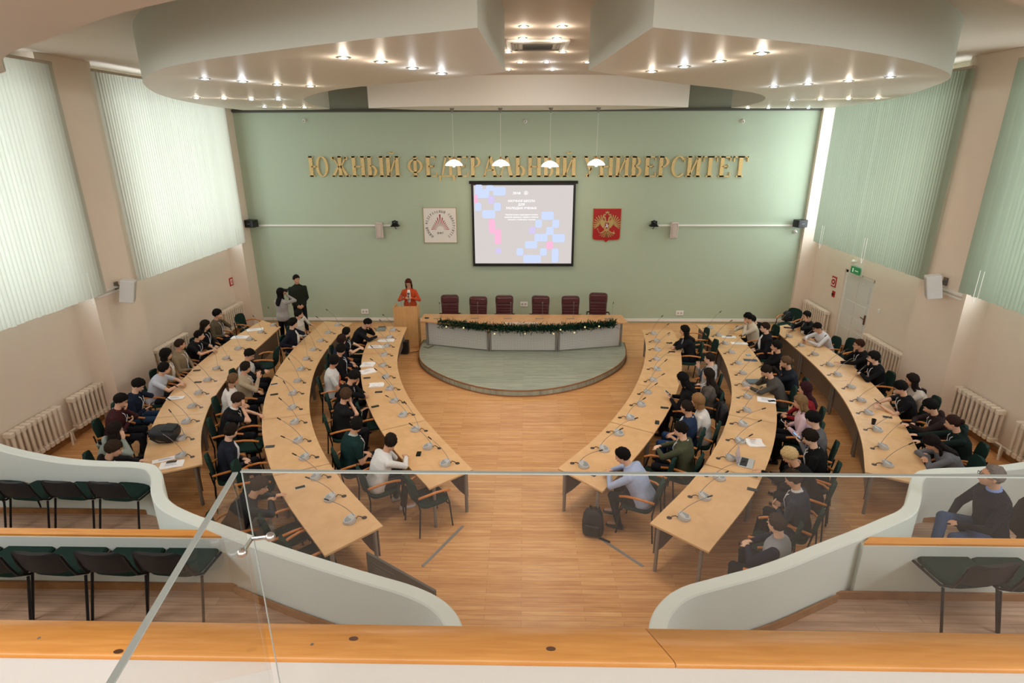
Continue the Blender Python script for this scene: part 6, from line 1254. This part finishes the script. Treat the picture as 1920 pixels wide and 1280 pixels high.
# charging cable
b = MB(); q = onto(703, 764); b.tube([q+Vector((-.06, -.02, .006)), q+Vector((-.14, -.03, .01)), q+Vector((-.22, -.08, -.02)), q+Vector((-.25, -.16, -.2)), q+Vector((-.2, -.2, -.45))], .004, 6); tag(b.build('charging_cable', M_WHITE), 'white charging cable hanging from the left inner table edge', 'cable')
# laptop
t = thing('laptop', onto(1399, 868), math.radians(-24), 'silver laptop open on the right middle table', 'laptop')
a = math.radians(-20); t.rotation_euler.z = math.radians(62)
b = MB(); b.rbox(-.155, .155, -.11, .11, 0, .014, .01); b.build('base', mat('silver aluminium', 'b9babd', rough=.35, metal=.3), t)
b = MB(); b.box(-.135, .135, -.02, .085, .014, .0148); b.build('keyboard_bed', mat('dark keyboard', '232327'), t, smooth=False)
b = MB()
for r in range(5):
    for c in range(12): b.box(-.132+c*.0222, -.113+c*.0222, -.016+r*.0205, .001+r*.0205, .0148, .0165)
o = b.build('keys', mat('key black', '35353b', rough=.6), t, smooth=False); o['kind'] = 'stuff'
b = MB(); M4 = Matrix.Translation((0, .11, .012))@Matrix.Rotation(math.radians(-12), 4, 'X'); b.rbox(-.155, .155, 0, .009, 0, .215, .004, M4); b.build('lid', mat('silver aluminium', 'b9babd', rough=.35, metal=.3), t)
b = MB(); b.box(-.145, .145, -.001, .0, .012, .205, M4); b.build('display', mat('laptop display', '8c8088', rough=.2, emit=('8c8088', .35)), t, smooth=False)
# bags
def soft_bag(loc, rz, sx, sy, sz, label, nm='backpack', strap=True, rx=0, seed=1):
    rn = random.Random(seed); t = thing(nm, loc, rz, label, 'bag'); b = MB(); R_ = []; n = 20
    for k, (z, q) in enumerate(((0, .82), (.06, .97), (.3, 1), (.55, .98), (.8, .88), (.93, .7), (1, .4))):
        R_.append([Vector((math.copysign(abs(math.cos(a))**.6, math.cos(a))*sx*q*(1+.05*math.sin(a*3+k)), math.copysign(abs(math.sin(a))**.6, math.sin(a))*sy*q*(1+.05*math.cos(a*4+k*1.3)), z*sz)) for a in [2*PI*i/n for i in range(n)]])
    M4 = Matrix.Rotation(rx, 4, 'X'); b.rings(R_, M4); m_ = mat('black nylon', '1b1c20', rough=.6, noise=.25, scale=20, bump=.4); b.build('bag_body', m_, t)
    b = MB(); b.rbox(-sx*.7, sx*.7, -sy*1.25, -sy*.8, .05*sz, .5*sz, .03, M4); b.build('front_pocket', m_, t)
    b = MB(); b.tube([M4@Vector((-.04, 0, sz*.97)), M4@Vector((-.035, 0, sz*1.1)), M4@Vector((.035, 0, sz*1.1)), M4@Vector((.04, 0, sz*.97))], .009, 6); b.build('handle', m_, t)
    if strap:
        for s in (-1, 1): b = MB(); b.tube([M4@Vector((s*sx*.4, sy*.9, sz*.95)), M4@Vector((s*sx*.5, sy*1.5, sz*.6)), M4@Vector((s*sx*.55, sy*1.3, sz*.25)), M4@Vector((s*sx*.5, sy*.95, sz*.08))], .014, 6); b.build('strap', m_, t)
    return t
soft_bag(onto(336, 822)+Vector((0, -.02, .11)), math.radians(100), .20, .10, .42, 'black backpack lying on the left wall table', rx=math.radians(-80), seed=2)
p = at(1112, 1005, 0); soft_bag((p.x, p.y+.08, 0), math.radians(-15), .16, .11, .42, 'black backpack standing on the floor at the near end of the right inner table', seed=3)
p = at(1478, 600, .5); soft_bag((p.x, p.y, .49), .3, .2, .12, .3, 'black bag on the corner chair at the far end of the right wall row', strap=False, seed=4)
p = at(1320, 800, 0.35); soft_bag((p.x+.32, p.y+.05, .42), math.radians(95), .17, .09, .42, 'black backpack hanging behind the dark blue shirt, right inner row', seed=5)
p = at(1345, 760, 0.0); soft_bag((p.x, p.y, .0), math.radians(95), .17, .10, .40, 'black bag on the floor behind the brown checked overshirt', seed=6)
p = at(1897, 1000, .91); soft_bag((p.x, p.y-.1, .91), 0, .2, .12, .45, 'dark bag on the tier at the right picture edge', seed=7) if False else None
# black speaker under the lectern side, cables, floor strips, banner
p = at(757, 662, 0); t = thing('floor_equipment_box', (p.x, p.y, 0), 0, 'black equipment box with metal frame on the floor between row end and stage', 'equipment box')
b = MB(); b.rbox(-.13, .15, -.12, .12, .02, .36, .02); b.build('case', M_BLACK, t); b = MB(); b.tube([(-.17, -.1, 0), (-.16, -.1, .4)], .012); b.tube([(-.17, .08, 0), (-.16, .08, .4)], .012); b.tube([(-.16, -.1, .38), (-.16, .08, .38)], .012); b.build('metal_frame', M_STEEL, t)
b = MB(); b.tube([(p.x+.15, p.y, .03), (p.x+.35, p.y+.1, .01), (p.x+.5, p.y+.4, .01), (-2.9, 15.1, .01), (-2.75, 15.0, .16), (-2.62, 14.9, .165), (-2.5, 15.1, .165)], .008, 6); tag(b.build('power_cable', M_BLACK), 'black power cable running from the equipment box to the head table', 'cable')
for u0, v0, u1, v1, lab in ((792, 1062, 868, 986, 'left'), (1128, 1011, 1206, 1062, 'right')):
    A, B = at(u0, v0, 0), at(u1, v1, 0); d_ = (B-A).xy; Mx = Matrix.Translation((A.x, A.y, 0))@Matrix.Rotation(math.atan2(d_.y, d_.x), 4, 'Z'); b = MB(); b.box(0, d_.length, -.022, .022, 0, .006, Mx); b.box(0, d_.length, -.006, .006, .006, .011, Mx)
    tag(b.build('floor_cable_cover', mat('aluminium strip', 'a6a5a1', rough=.35, metal=.5), smooth=False), 'aluminium cable cover strip on the floor, %s of the aisle' % lab, 'cable cover')
A = at(1128, 1011, 0); b = MB(); b.box(-.04, .13, -.02, .02, 0, .02, Matrix.Translation((A.x, A.y, .0))@Matrix.Rotation(-.65, 4, 'Z')); tag(b.build('cable_connector', M_BLACK, smooth=False), 'short black connector beside the floor backpack', 'connector')
# dark banner panel leaning near the left parapet
A, B = Vector((-1.97, 6.0)), Vector((-1.0, 5.35)); d_ = (B-A).normalized(); L = (B-A).length; Mx = Matrix.Translation((A.x, A.y, 0))@Matrix.Rotation(math.atan2(d_.y, d_.x), 4, 'Z')
t = thing('display_panel', (0, 0, 0), 0, 'dark grey information panel standing behind the left parapet at the table end', 'panel')
b = MB(); b.box(0, L, -.015, .015, .0, .62, Mx); b.build('board', mat('dark grey board', '55524e', rough=.4), t, smooth=False)
b = MB()
for q, (x0, x1, z) in enumerate(((.12, .5, .52), (.12, .42, .46), (.12, .6, .42), (.12, .55, .38))): b.box(x0, x1, -.018, -.015, z, z+.012, Mx)
b.box(.12, .42, -.018, -.015, .2, .33, Mx); b.build('faint_print', mat('faint print', '77736d', rough=.5), t, smooth=False)
bpy.context.view_layer.update()

# pieces of parts go one level deeper
SUB = {'irises': 'eye_whites', 'badge': 'lanyard', 'padding_rib': 'backrest', 'headrest': 'backrest', 'front_pocket': 'bag_body', 'keys': 'keyboard_bed', 'door_handle': 'door_leaf', 'lens': 'camera_head', 'speaker_grille': 'base', 'button': 'base', 'microphone_head': 'gooseneck', 'eagle': 'shield_field', 'inner_shield': 'shield_field', 'rider': 'shield_field', 'slide_block': 'slide', 'slide_text': 'slide', 'slide_emblem': 'slide'}
for o in [o for o in bpy.data.objects if o.parent is not None and o.parent.parent is None]:
    q = SUB.get(o.name.split('.')[0])
    if q:
        c = [s for s in o.parent.children if s.name.split('.')[0] == q and s.matrix_basis == Matrix()]
        if c: o.parent = c[0]
bpy.context.view_layer.update()
